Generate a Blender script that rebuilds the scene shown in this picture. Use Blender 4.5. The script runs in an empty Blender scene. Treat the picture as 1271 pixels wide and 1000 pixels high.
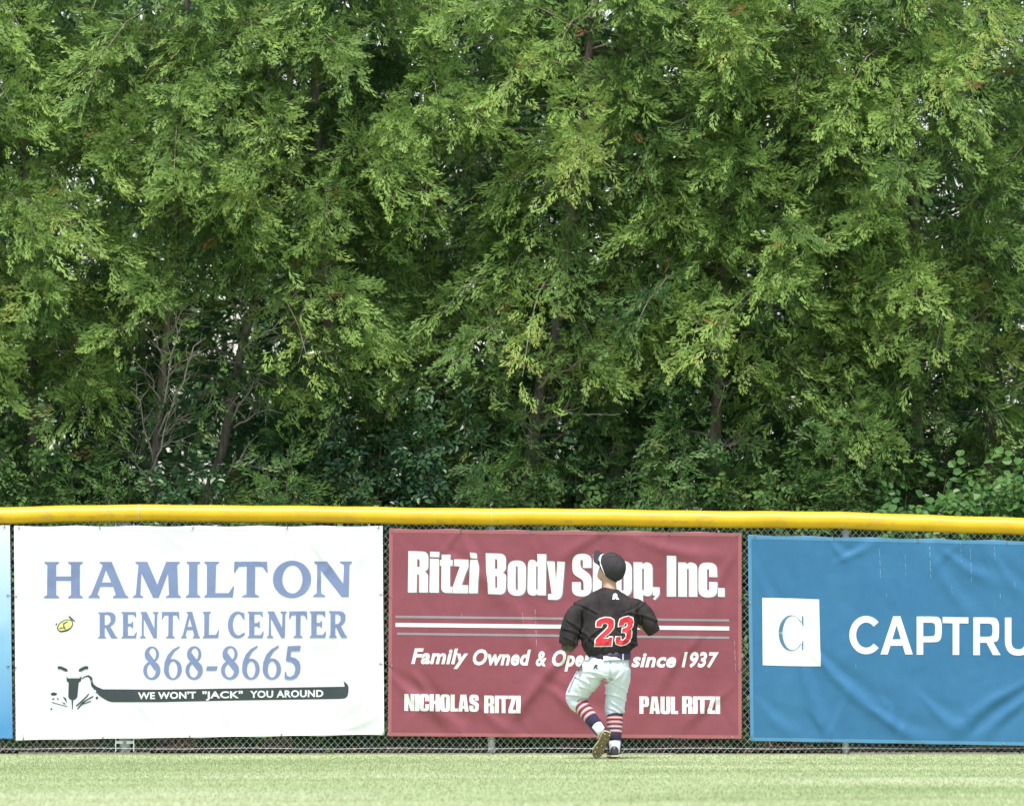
import bpy, bmesh, math, random
import numpy as np
from mathutils import Vector, Matrix, Euler
from mathutils.geometry import tessellate_polygon
from mathutils.bvhtree import BVHTree

R = math.radians
scene = bpy.context.scene
C = scene.collection

# ------------------------------------------------------------------ camera
CAM_Y, CAM_H, PXM, CX = -90.0, 1.7, 150.0, 635.5
cd = bpy.data.cameras.new("camera")
cam = bpy.data.objects.new("camera", cd)
C.objects.link(cam)
cd.sensor_width = 36.0
cd.lens = 36.0 * (PXM * 90.0) / 1271.0
cd.clip_start = 1.0
cd.clip_end = 6000.0
cam.location = (0, CAM_Y, CAM_H)
PITCH = math.atan(180.0 / (PXM * 90.0))
cam.rotation_euler = (R(90) + PITCH, 0, 0)
cd.dof.use_dof = True
cd.dof.focus_distance = 88.5
cd.dof.aperture_fstop = 3.4
scene.camera = cam

# ------------------------------------------------------------------ world, sun, exposure
SUN_EL, SUN_AZ = 68.0, 190.0          # azimuth clockwise from +Y: behind the camera, a little to the left
w = bpy.data.worlds.new("World"); scene.world = w; w.use_nodes = True
nt = w.node_tree; nt.nodes.clear()
sky = nt.nodes.new("ShaderNodeTexSky"); sky.sky_type = 'NISHITA'; sky.sun_disc = False
sky.sun_elevation = R(SUN_EL); sky.sun_rotation = R(SUN_AZ)
sky.air_density = 1.0; sky.dust_density = 1.0; sky.ozone_density = 1.0
hs = nt.nodes.new("ShaderNodeHueSaturation"); hs.inputs['Saturation'].default_value = 0.75
bg = nt.nodes.new("ShaderNodeBackground"); bg.inputs['Strength'].default_value = 0.13
wo = nt.nodes.new("ShaderNodeOutputWorld")
nt.links.new(sky.outputs[0], hs.inputs['Color']); nt.links.new(hs.outputs[0], bg.inputs['Color'])
nt.links.new(bg.outputs[0], wo.inputs['Surface'])
sd = bpy.data.lights.new("sun", 'SUN'); sd.energy = 2.6; sd.angle = R(12); sd.color = (1.0, 0.96, 0.88)
sun = bpy.data.objects.new("sun", sd); C.objects.link(sun)
_d = Vector((math.sin(R(SUN_AZ)) * math.cos(R(SUN_EL)), math.cos(R(SUN_AZ)) * math.cos(R(SUN_EL)), math.sin(R(SUN_EL))))
sun.rotation_euler = _d.to_track_quat('Z', 'Y').to_euler()
sun.location = _d * 60
vs = scene.view_settings
scene.display_settings.display_device = 'sRGB'
vs.view_transform = 'Standard'; vs.look = 'None'; vs.gamma = 1.0; vs.use_curve_mapping = False
vs.exposure = 1.15
scene.cycles.max_bounces = 6
scene.cycles.diffuse_bounces = 3
scene.cycles.transmission_bounces = 3
scene.cycles.transparent_max_bounces = 4

# ------------------------------------------------------------------ helpers
def W(px, py, y=-0.03):
    """a point of the fence plane, from its place in the photograph's survey grid (150 units to the metre)"""
    return Vector(((px - CX) / PXM, y, (935.0 - py) / PXM))

def raw_mesh(name, V, F, smooth=False):
    me = bpy.data.meshes.new(name)
    V = np.asarray(V, dtype=np.float32).reshape(-1, 3)
    if isinstance(F, np.ndarray):
        n, k = F.shape
        me.vertices.add(len(V)); me.vertices.foreach_set("co", V.ravel())
        me.loops.add(n * k); me.loops.foreach_set("vertex_index", F.astype(np.int32).ravel())
        me.polygons.add(n); me.polygons.foreach_set("loop_start", np.arange(0, n * k, k, dtype=np.int32))
        me.update(calc_edges=True)
    else:
        me.from_pydata([tuple(map(float, v)) for v in V], [], F); me.update()
    if smooth:
        me.polygons.foreach_set("use_smooth", np.ones(len(me.polygons), dtype=bool))
    return me

def link(name, me, mat, parent=None, kind=None, label=None, cat=None, group=None, loc=None):
    o = bpy.data.objects.new(name, me); C.objects.link(o)
    if mat is not None and me is not None and not me.materials:
        me.materials.append(mat)
    if parent is not None: o.parent = parent
    if loc is not None: o.location = loc
    if kind: o['kind'] = kind
    if label: o['label'] = label
    if cat: o['category'] = cat
    if group: o['group'] = group
    return o

def mesh(name, V, F, mat, parent=None, smooth=False, **kw):
    return link(name, raw_mesh(name, V, F, smooth), mat, parent, **kw)

def thing(name, label, cat, loc=(0, 0, 0), group=None):
    return link(name, None, None, None, label=label, cat=cat, group=group, loc=loc)

def rel(V, o):
    return [Vector(v) - o.location for v in V]

class MB:
    def __init__(s): s.V = []; s.F = []
    def box(s, a, b):
        x0, y0, z0 = a; x1, y1, z1 = b; n = len(s.V)
        s.V += [(x0,y0,z0),(x1,y0,z0),(x1,y1,z0),(x0,y1,z0),(x0,y0,z1),(x1,y0,z1),(x1,y1,z1),(x0,y1,z1)]
        s.F += [(n,n+3,n+2,n+1),(n+4,n+5,n+6,n+7),(n,n+1,n+5,n+4),(n+1,n+2,n+6,n+5),(n+2,n+3,n+7,n+6),(n+3,n,n+4,n+7)]
    def tube(s, pts, rad, k=6, cap=True):
        pts = [Vector(p) for p in pts]; m = len(pts)
        rad = rad if hasattr(rad, '__len__') else [rad] * m
        n = len(s.V); ref = None
        for i, p in enumerate(pts):
            t = (pts[min(i+1, m-1)] - pts[max(i-1, 0)]).normalized()
            if ref is None:
                ref = t.orthogonal().normalized()
            ref = (ref - t * ref.dot(t)).normalized()
            u = ref; v = t.cross(u)
            for j in range(k):
                a = 2 * math.pi * j / k
                s.V.append(p + (u * math.cos(a) + v * math.sin(a)) * rad[i])
        for i in range(m - 1):
            for j in range(k):
                j2 = (j + 1) % k
                s.F.append((n+i*k+j, n+i*k+j2, n+(i+1)*k+j2, n+(i+1)*k+j))
        if cap:
            s.F.append(tuple(n + j for j in range(k))[::-1]); s.F.append(tuple(n + (m-1)*k + j for j in range(k)))
    def build(s, name, mat, parent=None, smooth=False, **kw):
        V = rel(s.V, parent) if parent is not None else s.V
        return mesh(name, V, s.F, mat, parent, smooth, **kw)

# ------------------------------------------------------------------ materials
def new_mat(name, col=(.5,.5,.5), rough=.6, spec=.5):
    m = bpy.data.materials.new(name); m.use_nodes = True
    b = m.node_tree.nodes['Principled BSDF']
    b.inputs['Base Color'].default_value = (*col, 1); b.inputs['Roughness'].default_value = rough
    b.inputs['Specular IOR Level'].default_value = spec
    return m, m.node_tree, b

def noise(nt, scale, detail=4, vec=None, rough=.5, dist=0.0):
    n = nt.nodes.new('ShaderNodeTexNoise'); n.inputs['Scale'].default_value = scale
    n.inputs['Detail'].default_value = detail; n.inputs['Roughness'].default_value = rough
    n.inputs['Distortion'].default_value = dist
    if vec is not None: nt.links.new(vec, n.inputs['Vector'])
    return n.outputs['Fac']

def ramp(nt, fac, stops):
    r = nt.nodes.new('ShaderNodeValToRGB'); e = r.color_ramp.elements
    while len(e) < len(stops): e.new(.5)
    for i, (p, c) in enumerate(stops):
        e[i].position = p; e[i].color = (*c, 1) if len(c) == 3 else c
    nt.links.new(fac, r.inputs[0]); return r.outputs[0]

def coords(nt, scale=(1,1,1), rot=(0,0,0)):
    t = nt.nodes.new('ShaderNodeTexCoord'); m = nt.nodes.new('ShaderNodeMapping')
    m.inputs['Scale'].default_value = scale; m.inputs['Rotation'].default_value = rot
    nt.links.new(t.outputs['Object'], m.inputs['Vector']); return m.outputs['Vector']

def mixc(nt, fac, a, b, mode='MIX'):
    m = nt.nodes.new('ShaderNodeMix'); m.data_type = 'RGBA'; m.blend_type = mode
    for s, v in ((m.inputs[0], fac), (m.inputs[6], a), (m.inputs[7], b)):
        if isinstance(v, (int, float)): s.default_value = v
        elif isinstance(v, tuple): s.default_value = (*v, 1)
        else: nt.links.new(v, s)
    return m.outputs[2]

def bump(nt, b, h, strength=.3, dist=.01):
    n = nt.nodes.new('ShaderNodeBump'); n.inputs['Strength'].default_value = strength
    n.inputs['Distance'].default_value = dist
    nt.links.new(h, n.inputs['Height']); nt.links.new(n.outputs[0], b.inputs['Normal'])

def noisy(name, c1, c2, scale=8, rough=.6, spec=.4, sc=(1,1,1), bstr=0.0, lo=.35, hi=.65):
    m, nt, b = new_mat(name, c1, rough, spec)
    v = coords(nt, sc); f = noise(nt, scale, 5, v)
    nt.links.new(ramp(nt, f, [(lo, c1), (hi, c2)]), b.inputs['Base Color'])
    if bstr: bump(nt, b, noise(nt, scale * 4, 4, v), bstr)
    return m

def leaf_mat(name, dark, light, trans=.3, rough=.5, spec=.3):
    """leaf colour runs with the per-leaf attribute 'tint' (young growth is lighter, limbs with painted shade darker)"""
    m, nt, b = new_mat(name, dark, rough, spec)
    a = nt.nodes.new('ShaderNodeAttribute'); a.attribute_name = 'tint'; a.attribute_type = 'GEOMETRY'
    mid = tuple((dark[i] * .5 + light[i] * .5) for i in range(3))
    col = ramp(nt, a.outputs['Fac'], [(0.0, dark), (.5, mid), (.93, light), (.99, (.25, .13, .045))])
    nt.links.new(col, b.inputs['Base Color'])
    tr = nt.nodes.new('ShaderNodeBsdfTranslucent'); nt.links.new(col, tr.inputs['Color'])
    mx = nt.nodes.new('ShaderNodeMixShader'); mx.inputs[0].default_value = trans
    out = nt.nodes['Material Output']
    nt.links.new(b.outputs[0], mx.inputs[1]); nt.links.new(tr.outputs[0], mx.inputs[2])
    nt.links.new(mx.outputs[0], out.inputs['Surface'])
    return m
# ------------------------------------------------------------------ ground
def grass_color(nt, v, near=False):
    mp = nt.nodes.new('ShaderNodeMapping'); mp.inputs['Scale'].default_value = (.35, 1, 1); nt.links.new(v, mp.inputs['Vector']); f1 = noise(nt, .38, 6, mp.outputs[0], .6); f2 = noise(nt, 5.0, 4, v)
    c = ramp(nt, f1, [(.32, (.20, .27, .11)), (.5, (.32, .385, .20)), (.66, (.43, .465, .29))])
    return mixc(nt, .18, c, ramp(nt, f2, [(.35, (.24, .30, .12)), (.65, (.37, .39, .20))]))

m_ground, nt, b = new_mat('rough_ground', (.08, .09, .04), .95, .1)
v = coords(nt)
nt.links.new(ramp(nt, noise(nt, .7, 6, v), [(.35, (.05, .075, .02)), (.6, (.09, .11, .04))]), b.inputs['Base Color'])
m_field, nt, b = new_mat('field_turf', (.2, .25, .1), .95, .1)
v = coords(nt)
nt.links.new(grass_color(nt, v), b.inputs['Base Color']); bump(nt, b, noise(nt, 40, 3, v), .5, .02)
m_soil, nt, b = new_mat('bed_soil', (.08, .05, .03), .95, .1)
v = coords(nt)
nt.links.new(ramp(nt, noise(nt, 6, 6, v), [(.35, (.08, .055, .04)), (.5, (.17, .11, .075)), (.68, (.27, .17, .11))]), b.inputs['Base Color'])
bump(nt, b, noise(nt, 25, 4, v), .8, .03)

def sheet(name, x0, x1, y0, y1, z, mat):
    return mesh(name, [(x0,y0,z),(x1,y0,z),(x1,y1,z),(x0,y1,z)], [(0,1,2,3)], mat, kind='structure')
sheet('ground', -2500, 2500, -1500, 4500, -.008, m_ground)
sheet('playing_field', -60, 60, -110, -.02, -.004, m_field)
# soil bed behind the fence, lumpy
rng = np.random.default_rng(5)
nx, ny = 240, 40
gx = np.linspace(-9, 9, nx); gy = np.linspace(.06, 5.0, ny)
GX, GY = np.meshgrid(gx, gy); GZ = rng.random(GX.shape) * .03 + .015 * np.sin(GX * 3.1 + GY) * np.minimum(1, GY)
V = np.stack([GX, GY, GZ + .004], -1).reshape(-1, 3)
i = np.arange((ny-1) * (nx-1)); r_, c_ = i // (nx-1), i % (nx-1)
F = np.stack([r_*nx+c_, r_*nx+c_+1, (r_+1)*nx+c_+1, (r_+1)*nx+c_], 1)
mesh('soil_bed', V, F, m_soil, kind='structure')

# concrete mow strip under the fence
m_conc = noisy('mow_strip_concrete', (.16, .15, .12), (.27, .25, .20), 9, .85, .2, bstr=.4)
mb = MB()
x = -8.0
rr = random.Random(3)
while x < 8.0:
    L = rr.uniform(1.1, 1.6)
    z = .008 + rr.uniform(-.006, .006)
    mb.box((x, -.02, -.05), (x + L - .012, .055, z)); x += L
mb.build('mow_strip', m_conc, kind='structure')

# mown turf: individual blades over the strip of field the picture shows
m_blade, nt, b = new_mat('turf_blade', (.2, .27, .1), .7, .15)
v = coords(nt)
a = nt.nodes.new('ShaderNodeAttribute'); a.attribute_name = 'tint'; a.attribute_type = 'GEOMETRY'
cc = mixc(nt, a.outputs['Fac'], grass_color(nt, v), (.45, .44, .26))
cc = mixc(nt, .2, cc, ramp(nt, noise(nt, 1.6, 4, coords(nt, (.35, 1.0, 1))), [(.36, (.24, .30, .12)), (.64, (.44, .46, .28))]))
nt.links.new(cc, b.inputs['Base Color'])
tr = nt.nodes.new('ShaderNodeBsdfTranslucent'); nt.links.new(cc, tr.inputs['Color'])
mx = nt.nodes.new('ShaderNodeMixShader'); mx.inputs[0].default_value = .45
nt.links.new(b.outputs[0], mx.inputs[1]); nt.links.new(tr.outputs[0], mx.inputs[2]); nt.links.new(mx.outputs[0], nt.nodes['Material Output'].inputs['Surface'])
def turf(n, y0, y1, x0, x1, hmin, hmax, wd, name, tall=False):
    X = rng.uniform(x0, x1, n); Y = rng.uniform(y0, y1, n)
    H = rng.uniform(hmin, hmax, n); A = rng.uniform(0, math.pi * 2, n)
    LN = rng.uniform(.6, 2.2, n) * H; LX = np.cos(A) * LN; LY = np.sin(A) * LN
    dx, dy = -np.sin(A) * wd * .5, np.cos(A) * wd * .5
    V = np.empty((n, 3, 3), np.float32)
    V[:, 0] = np.stack([X-dx, Y-dy, np.full(n, -.004)], 1); V[:, 1] = np.stack([X+dx, Y+dy, np.full(n, -.004)], 1)
    V[:, 2] = np.stack([X+LX, Y+LY, H], 1)
    me = raw_mesh(name, V.reshape(-1, 3), np.arange(n*3).reshape(n, 3))
    at = me.attributes.new('tint', 'FLOAT', 'POINT')
    at.data.foreach_set('value', np.repeat((rng.random(n) ** 2) * .2, 3).astype(np.float32))
    return me
me = turf(160000, -24.5, -.03, -5.2, 5.2, .004, .012, .007, 'mown_grass')
link('mown_grass', me, m_blade, kind='stuff', label='short mown outfield grass, pale yellow green', cat='grass')
# ------------------------------------------------------------------ chain link fence
m_galv = noisy('galvanised_steel', (.50, .52, .52), (.68, .70, .69), 20, .45, .5)
m_galv.node_tree.nodes['Principled BSDF'].inputs['Metallic'].default_value = .35
m_post = noisy('painted_post', (.50, .51, .50), (.66, .67, .66), 12, .5, .4)
m_yel, nt, b = new_mat('yellow_plastic', (.80, .50, .01), .42, .45)
v = coords(nt)
f = noise(nt, 3, 6, v, .65)
cy = ramp(nt, f, [(.3, (.62, .345, .006)), (.6, (.72, .425, .010))])
f2 = noise(nt, 14, 6, coords(nt, (.5, 1, 1)), .7)
cy = mixc(nt, ramp(nt, f2, [(.53, (0,0,0)), (.68, (.75,.75,.75))]), cy, (.42, .27, .05))
nt.links.new(cy, b.inputs['Base Color'])

TOP = [(-300, 631), (0, 629), (100, 627), (200, 625.5), (330, 627), (480, 629), (640, 630.5), (780, 632), (900, 633.5), (1040, 635), (1160, 638.5), (1271, 642.5), (1560, 646)]
def top_z(X):
    px = X * PXM + CX
    return (935 - float(np.interp(px, [p[0] for p in TOP], [p[1] for p in TOP]))) / PXM
GR = .072
fence = thing('chain_link_fence', 'galvanised chain link outfield fence with four banners tied on it and a yellow top guard', 'fence', (0, 0, 0))
X0, X1 = -7.6, 7.6
# wires
pitch, wr = .056, .0023
V, F = [], []
nseg_z = .0275
def zig(x0, phase):
    pts = []
    z = .012; k = phase
    while True:
        zt = top_z(x0) - .10
        if z > zt: break
        pts.append((x0 + (pitch/2 if k % 2 else 0) , .004 if k % 2 else -.004, z)); z += nseg_z * 1.12; k += 1
    return pts
x = X0; k = 0
while x < X1:
    for ph in (0,):
        pts = zig(x, 0)
        P = np.array(pts); n = len(P); base = len(V)
        for p in P:
            V += [(p[0]-wr, p[1], p[2]), (p[0]+wr*.5, p[1]-wr, p[2]), (p[0]+wr*.5, p[1]+wr, p[2])]
        for i in range(n-1):
            a_ = base + i*3; b_ = a_ + 3
            F += [(a_, a_+1, b_+1, b_), (a_+1, a_+2, b_+2, b_+1), (a_+2, a_, b_, b_+2)]
        # the mirrored run that it hooks into
        base = len(V)
        for j, p in enumerate(P):
            q = (x + pitch/2 + (pitch/2 if j % 2 == 0 else 0), -p[1], p[2])
            V += [(q[0]-wr, q[1], q[2]), (q[0]+wr*.5, q[1]-wr, q[2]), (q[0]+wr*.5, q[1]+wr, q[2])]
        for i in range(n-1):
            a_ = base + i*3; b_ = a_ + 3
            F += [(a_, a_+1, b_+1, b_), (a_+1, a_+2, b_+2, b_+1), (a_+2, a_, b_, b_+2)]
    x += pitch
mesh('wire_mesh', V, np.array(F), m_galv, fence, kind='stuff')
# posts (behind the mesh)
posts = [(155, .046), (610, .030), (1050, .030), (-300, .030), (1500, .030)]
for px, r_ in posts:
    X = (px - CX) / PXM
    mb = MB(); mb.tube([(X, .045 + r_, -.25), (X, .045 + r_, top_z(X) - GR)], r_, 14)
    p = mb.build('post', m_post, fence, True)
    for z in (.10, .55, 1.0, 1.45, 1.88):
        mb = MB(); mb.tube([(X, .045 + r_, z), (X, .045 + r_, z + .022)], r_ + .004, 14)
        mb.build('tie_band', m_galv, p, True)
# tension bars beside the terminal post
for s in (-1, 1):
    X = (155 - CX) / PXM + s * .075
    mb = MB(); mb.box((X - .004, -.012, .02), (X + .004, -.006, 1.9)); mb.build('tension_bar', m_galv, fence)
    mb = MB(); mb.box((min(X, X - s*.06), -.008, .085), (max(X, X - s*.06), .0, .107)); mb.build('tension_clip', m_galv, fence)
# top rail and bottom tension wire
xs = np.linspace(X0, X1, 60)
mb = MB(); mb.tube([(x, .03, top_z(x) - GR) for x in xs], .021, 10); mb.build('top_rail', m_galv, fence, True)
mb = MB(); mb.tube([(x, -.009, .045 + .004*math.sin(x*5)) for x in xs], .0012, 5); mb.build('tension_wire', m_galv, fence)
# corrugated yellow guard, in two lengths
def guard(xa, xb):
    V = []; k = 20
    step = .0115; n = int((xb - xa) / step); rr = np.random.default_rng(8)
    for i in range(n):
        X = xa + i * step
        r0 = GR * (1.0 if i % 2 else .968)
        wob = .0025 * math.sin(X * 3.1) + .0015 * math.sin(X * 9.7)
        zc = top_z(X) - GR + wob; yc = .018 + .006 * math.sin(X * 1.7)
        for j in range(k):
            a = 2*math.pi*j/k
            V.append((X, yc + math.cos(a) * r0, zc + math.sin(a) * r0 * 1.0))
    i = np.arange((n-1)*k); a_, j = i // k, i % k; j2 = (j+1) % k
    F = np.stack([a_*k+j, a_*k+j2, (a_+1)*k+j2, (a_+1)*k+j], 1)
    return V, F
for xa, xb in ((X0, 4.62), (4.625, X1)):
    V, F = guard(xa, xb); mesh('top_guard', V, F, m_yel, fence, True, label='corrugated yellow plastic guard along the fence top')
# a few wire ties round the guard
for px in (172, 610, 1045):
    X = (px - CX) / PXM
    mb = MB(); pts = []
    for j in range(17):
        a = 2*math.pi*j/16; pts.append((X, .018 + math.cos(a) * (GR+.002), top_z(X) - GR + math.sin(a) * (GR+.002)))
    mb.tube(pts, .002, 5); mb.build('wire_tie', m_galv, fence)
# ------------------------------------------------------------------ arborvitae row
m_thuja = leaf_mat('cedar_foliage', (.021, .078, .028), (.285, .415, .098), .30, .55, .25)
m_shaded = leaf_mat('cedar_foliage_shaded', (.020, .072, .032), (.115, .215, .070), .28, .55, .25)  # darker copy of the cedar colour, with the row's inner shade painted in
m_bark, nt, b = new_mat('cedar_bark', (.12, .09, .07), .9, .2)
v = coords(nt, (9, 9, 1.2))
nt.links.new(ramp(nt, noise(nt, 3, 6, v, .65), [(.3, (.10, .078, .060)), (.5, (.20, .165, .135)), (.72, (.33, .285, .24))]), b.inputs['Base Color'])
bump(nt, b, noise(nt, 4, 5, v), .9, .02)
m_twig = noisy('dead_twig', (.30, .25, .20), (.48, .41, .34), 6, .9, .1)

from mathutils import noise as mnoise
def kite(base, d, n, L, wd):
    """one pointed finger of a spray: four points"""
    s = np.cross(n, d); s /= np.linalg.norm(s)
    return [base, base + d*L*.55 + s*wd, base + d*L, base + d*L*.5 - s*wd]

def spray_template(seed, lobes=6):
    rg = random.Random(seed); V = []
    nrm = np.array([0, 0, 1.0])
    def axis(t): return np.array([t, .05*math.sin(t*3+seed), -.30*t*t])
    for i in range(lobes):
        t = .08 + .80 * i / (lobes - 1); s = 1 if i % 2 else -1
        ang = s * R(rg.uniform(28, 46)); L = (.48 - .22 * t) * rg.uniform(.85, 1.15)
        tilt = rg.uniform(-.25, .25)
        d = np.array([math.cos(ang), math.sin(ang), tilt - .3*t]); d /= np.linalg.norm(d)
        p = axis(t); V += kite(p, d, nrm, L, .040)
        a2 = ang * .25; d2 = np.array([math.cos(a2), math.sin(a2), tilt*.5 - .35]); d2 /= np.linalg.norm(d2)
        V += kite(p + d*L*.35, d2, nrm, L*.66, .036)
    d = np.array([1, 0, -.5]); d /= np.linalg.norm(d)
    V += kite(axis(.70), d, nrm, .38, .042)
    return np.array(V, np.float32)
TEMPL = [spray_template(s) for s in range(4)]
SV = TEMPL[0].shape[0]

def scatter(name, P, D, Nn, S, T, mat, parent, kind=None, templ=TEMPL, **kw):
    """one mesh of many sprays: positions, directions, normals, sizes, tints"""
    P, D, Nn = [np.asarray(a, np.float32) for a in (P, D, Nn)]
    S = np.asarray(S, np.float32); T = np.asarray(T, np.float32)
    D /= np.linalg.norm(D, axis=1, keepdims=True)
    Y = np.cross(Nn, D); Y /= np.linalg.norm(Y, axis=1, keepdims=True) + 1e-9
    Z = np.cross(D, Y)
    n = len(P); sv = templ[0].shape[0]
    idx = np.arange(n) % len(templ)
    TV = np.stack(templ)[idx]                                   # n, sv, 3
    V = P[:, None] + S[:, None, None] * (TV[:, :, :1]*D[:, None] + TV[:, :, 1:2]*Y[:, None] + TV[:, :, 2:]*Z[:, None])
    me = raw_mesh(name, V.reshape(-1, 3), np.arange(n*sv).reshape(-1, 4))
    at = me.attributes.new('tint', 'FLOAT', 'POINT')
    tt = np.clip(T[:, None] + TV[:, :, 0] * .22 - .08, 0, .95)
    tt = np.where(T[:, None] >= .99, 1.0, tt)
    at.data.foreach_set('value', tt.ravel().astype(np.float32))
    return link(name, me, mat, parent, kind=kind, **kw)

def crown_r(z):
    return float(np.interp(z, [0, 1.2, 2.2, 2.9, 3.5, 4.6, 6.3, 8.0, 9.6], [.5, .75, .85, 1.1, 1.45, 1.5, 1.35, .95, .15]))

HOLLOWS = [(150, 242, 380, 610, .86), (242, 340, 360, 610, .80), (24, 60, 410, 590, .8), (642, 700, 465, 570, .85), (872, 908, 470, 580, .8), (330, 420, 340, 460, .6),
           (425, 640, 440, 600, .40), (70, 140, 330, 470, .35), (1170, 1290, 380, 480, .4)]
def in_hollow(p, rg):
    k = PXM*90/(90+p.y); px = CX + p.x*k; py = 680 - (p.z - CAM_H)*k
    for a, b_, c, d, pr in HOLLOWS:
        if a < px < b_ and c < py < d and p.y < 2.35 and rg.random() < pr: return True
    return False
def G(px, py, y):
    k = PXM*90/(90+y); return Vector(((px-CX)/k, y, CAM_H + (680-py)/k))
def thuja(px, Y, seed, label, lean=0.0, H=9.4, dens=1.0, rad=.085, low=1.0, back=False, bare=0, mat=None, tb=0.0, path=None, twigs=()):
    rg = random.Random(seed)
    Xt = (px - CX) / PXM * (90 + Y) / 90
    t = thing('arborvitae_tree', label, 'tree', (Xt, Y, 0), 'arborvitae row behind the fence')
    tk = MB(); ph = rg.uniform(0, 6)
    def trunk_at(z):
        if path:
            pz = [G(a, b_, Y).z for a, b_ in path]; px_ = [G(a, b_, Y).x for a, b_ in path]
            base = float(np.interp(z, pz, px_)); over = max(0, z - pz[-1])
            return Vector((base + over*(px_[-1]-px_[-2])/(pz[-1]-pz[-2])*.35, Y + .05*math.cos(z*.8+ph), z))
        return Vector((Xt + lean*z + .07*math.sin(z*.9+ph), Y + .05*math.cos(z*.8+ph), z))
    zs = [i*.35 for i in range(int(H/.35)+1)]
    tk.tube([trunk_at(z) for z in zs], [rad*(1-.8*z/H)*(1+.06*math.sin(z*5+ph)) + (.04 if z == 0 else 0) for z in zs], 10)
    P, D, N_, S, T = [], [], [], [], []
    step = .084 / dens
    z = .9
    az = rg.uniform(0, 6.28)
    while z < H - .15:
        az += 2.399 + rg.uniform(-.5, .5)
        front = -math.sin(az)                       # 1 toward the field
        if front < -.2 and rg.random() < .72: z += step*.3; continue
        keep = 1.0 if z > 3.0 else low
        if rg.random() > keep: z += step; continue
        bul = mnoise.noise(Vector((seed*3.7 + math.cos(az)*1.15, math.sin(az)*1.15, z*1.25)))*1.7
        Rz = crown_r(z) * (.84 + .40*bul) * rg.choice((.8, .95, 1.0, 1.05))
        if rg.random() < .12: Rz *= 1.14
        if z < 3.0: Rz *= .9
        out = Vector((math.cos(az), math.sin(az), 0)); side = Vector((-out.y, out.x, 0))
        up = rg.uniform(.05, .5) if z < H*.75 else rg.uniform(.5, 1.1)
        base = trunk_at(z)
        droop = rg.uniform(.30, .62)
        def limb(s): return base + out*(Rz*s) + Vector((0, 0, Rz*(up*s - droop*s*s*s)))
        if rg.random() < .75:
            tk.tube([limb(s/5) for s in range(6)], [max(.003, rad*.22*(1-s/5.5)) for s in range(6)], 4, False)
        tl = rg.gauss(.46, .13) + .16*bul + tb + (.06 if z > 3.2 else -.22)        # how young this limb's growth is; low limbs get overhang shade painted in
        pc = limb(.62) + Vector((0, 0, -.20)); nt_ = rg.randint(11, 15)
        for k in range(nt_):
            s = .36 + .66 * (k + rg.random()) / nt_
            if s > .92: s = min(s, 1.03)
            sd = 1 if k % 2 else -1
            root = limb(s)
            LL = rg.uniform(.12, .32) * (1.15 - .35*s) * 1.15
            tw = (out * rg.uniform(.45, 1.0) + side * sd * rg.uniform(.25, 1.0) + Vector((0, 0, rg.uniform(-.55, .35)))).normalized()
            ns = rg.randint(5, 8)
            for q in range(ns):
                u = (q + .5) / ns
                p = root + tw*(LL*u) + Vector((rg.gauss(0, .028), rg.gauss(0, .028), rg.gauss(0, .028) - .16*u*u*LL/.2))
                d = (p - pc)*(1.9/max(.4, Rz)) + tw*.35 + out*.15 + Vector((rg.gauss(0, .22), rg.gauss(0, .22), rg.gauss(-.12, .34)))
                if in_hollow(p, rg): continue
                nn = Vector((rg.gauss(0, .6), rg.gauss(0, .6), rg.gauss(.5, .5))) + out*.6
                P.append(p); D.append(d); N_.append(nn); S.append(rg.uniform(.11, .225))
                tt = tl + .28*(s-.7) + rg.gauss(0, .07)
                if rg.random() < .004: tt = 1.0
                elif tt > .93: tt = .93
                T.append(tt)
        z += step * (1.0 if 1.9 < z < 6.4 else (2.6 if z > 6 else 4.5))
    # bare lower branches
    for k in range(bare):
        zz = rg.uniform(1.9, 3.6); a = rg.uniform(math.pi*1.05, math.pi*1.95)
        o_ = Vector((math.cos(a), math.sin(a)*.8, 0)); p = trunk_at(zz); r0 = rg.uniform(.006, .013)
        L = rg.uniform(.5, 1.0); pts = [p]; dd = (o_ + Vector((0, 0, rg.uniform(.1, 1.2)))).normalized()
        for s in range(6):
            dd = (dd + Vector((rg.gauss(0, .16), rg.gauss(0, .16), rg.gauss(.04, .14)))).normalized()
            pts.append(pts[-1] + dd*L/6)
            if s > 1:
                e = (dd + Vector((rg.gauss(0, .7), rg.gauss(0, .5), rg.gauss(.1, .6)))).normalized(); q = pts[-1]
                l2 = rg.uniform(.12, .35)
                mid = q + e*l2*.5 + Vector((0,0,rg.gauss(0,.02)))
                tk.tube([q, mid, q + e*l2 + Vector((rg.gauss(0,.04),0,rg.gauss(0,.04)))], [r0*.45, r0*.35, r0*.15], 4, False)
        tk.tube(pts, [r0*(1-.13*i) for i in range(7)], 5, False)
    tk.build('trunk', m_bark, t, True)
    for ln, r_ in twigs:
        mb = MB(); pts = [G(a, b_, Y - .30 - .14*i) for i, (a, b_) in enumerate(ln)]
        ps = []
        for i in range(len(pts)-1):
            for q in range(3):
                e = pts[i].lerp(pts[i+1], q/3); ps.append(e + Vector((rg.gauss(0, .009), rg.gauss(0, .01), rg.gauss(0, .009))))
        ps.append(pts[-1]); m = len(ps); mb.tube(ps, [r_*(1 - .75*i/m) for i in range(m)], 6)
        for i in range(2, m):
            for _ in range(2):
                dd = (ps[i]-ps[i-1]).normalized() + Vector((rg.gauss(0, .75), rg.gauss(0, .4), rg.gauss(.15, .6))); L = rg.uniform(.06, .22)
                e = ps[i] + dd.normalized()*L; mb.tube([ps[i], (ps[i]+e)/2 + Vector((rg.gauss(0,.012), 0, rg.gauss(0,.012))), e], [r_*.4, r_*.3, r_*.15], 4, False)
        mb.build('dead_branch', m_twig, t, True)
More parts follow.
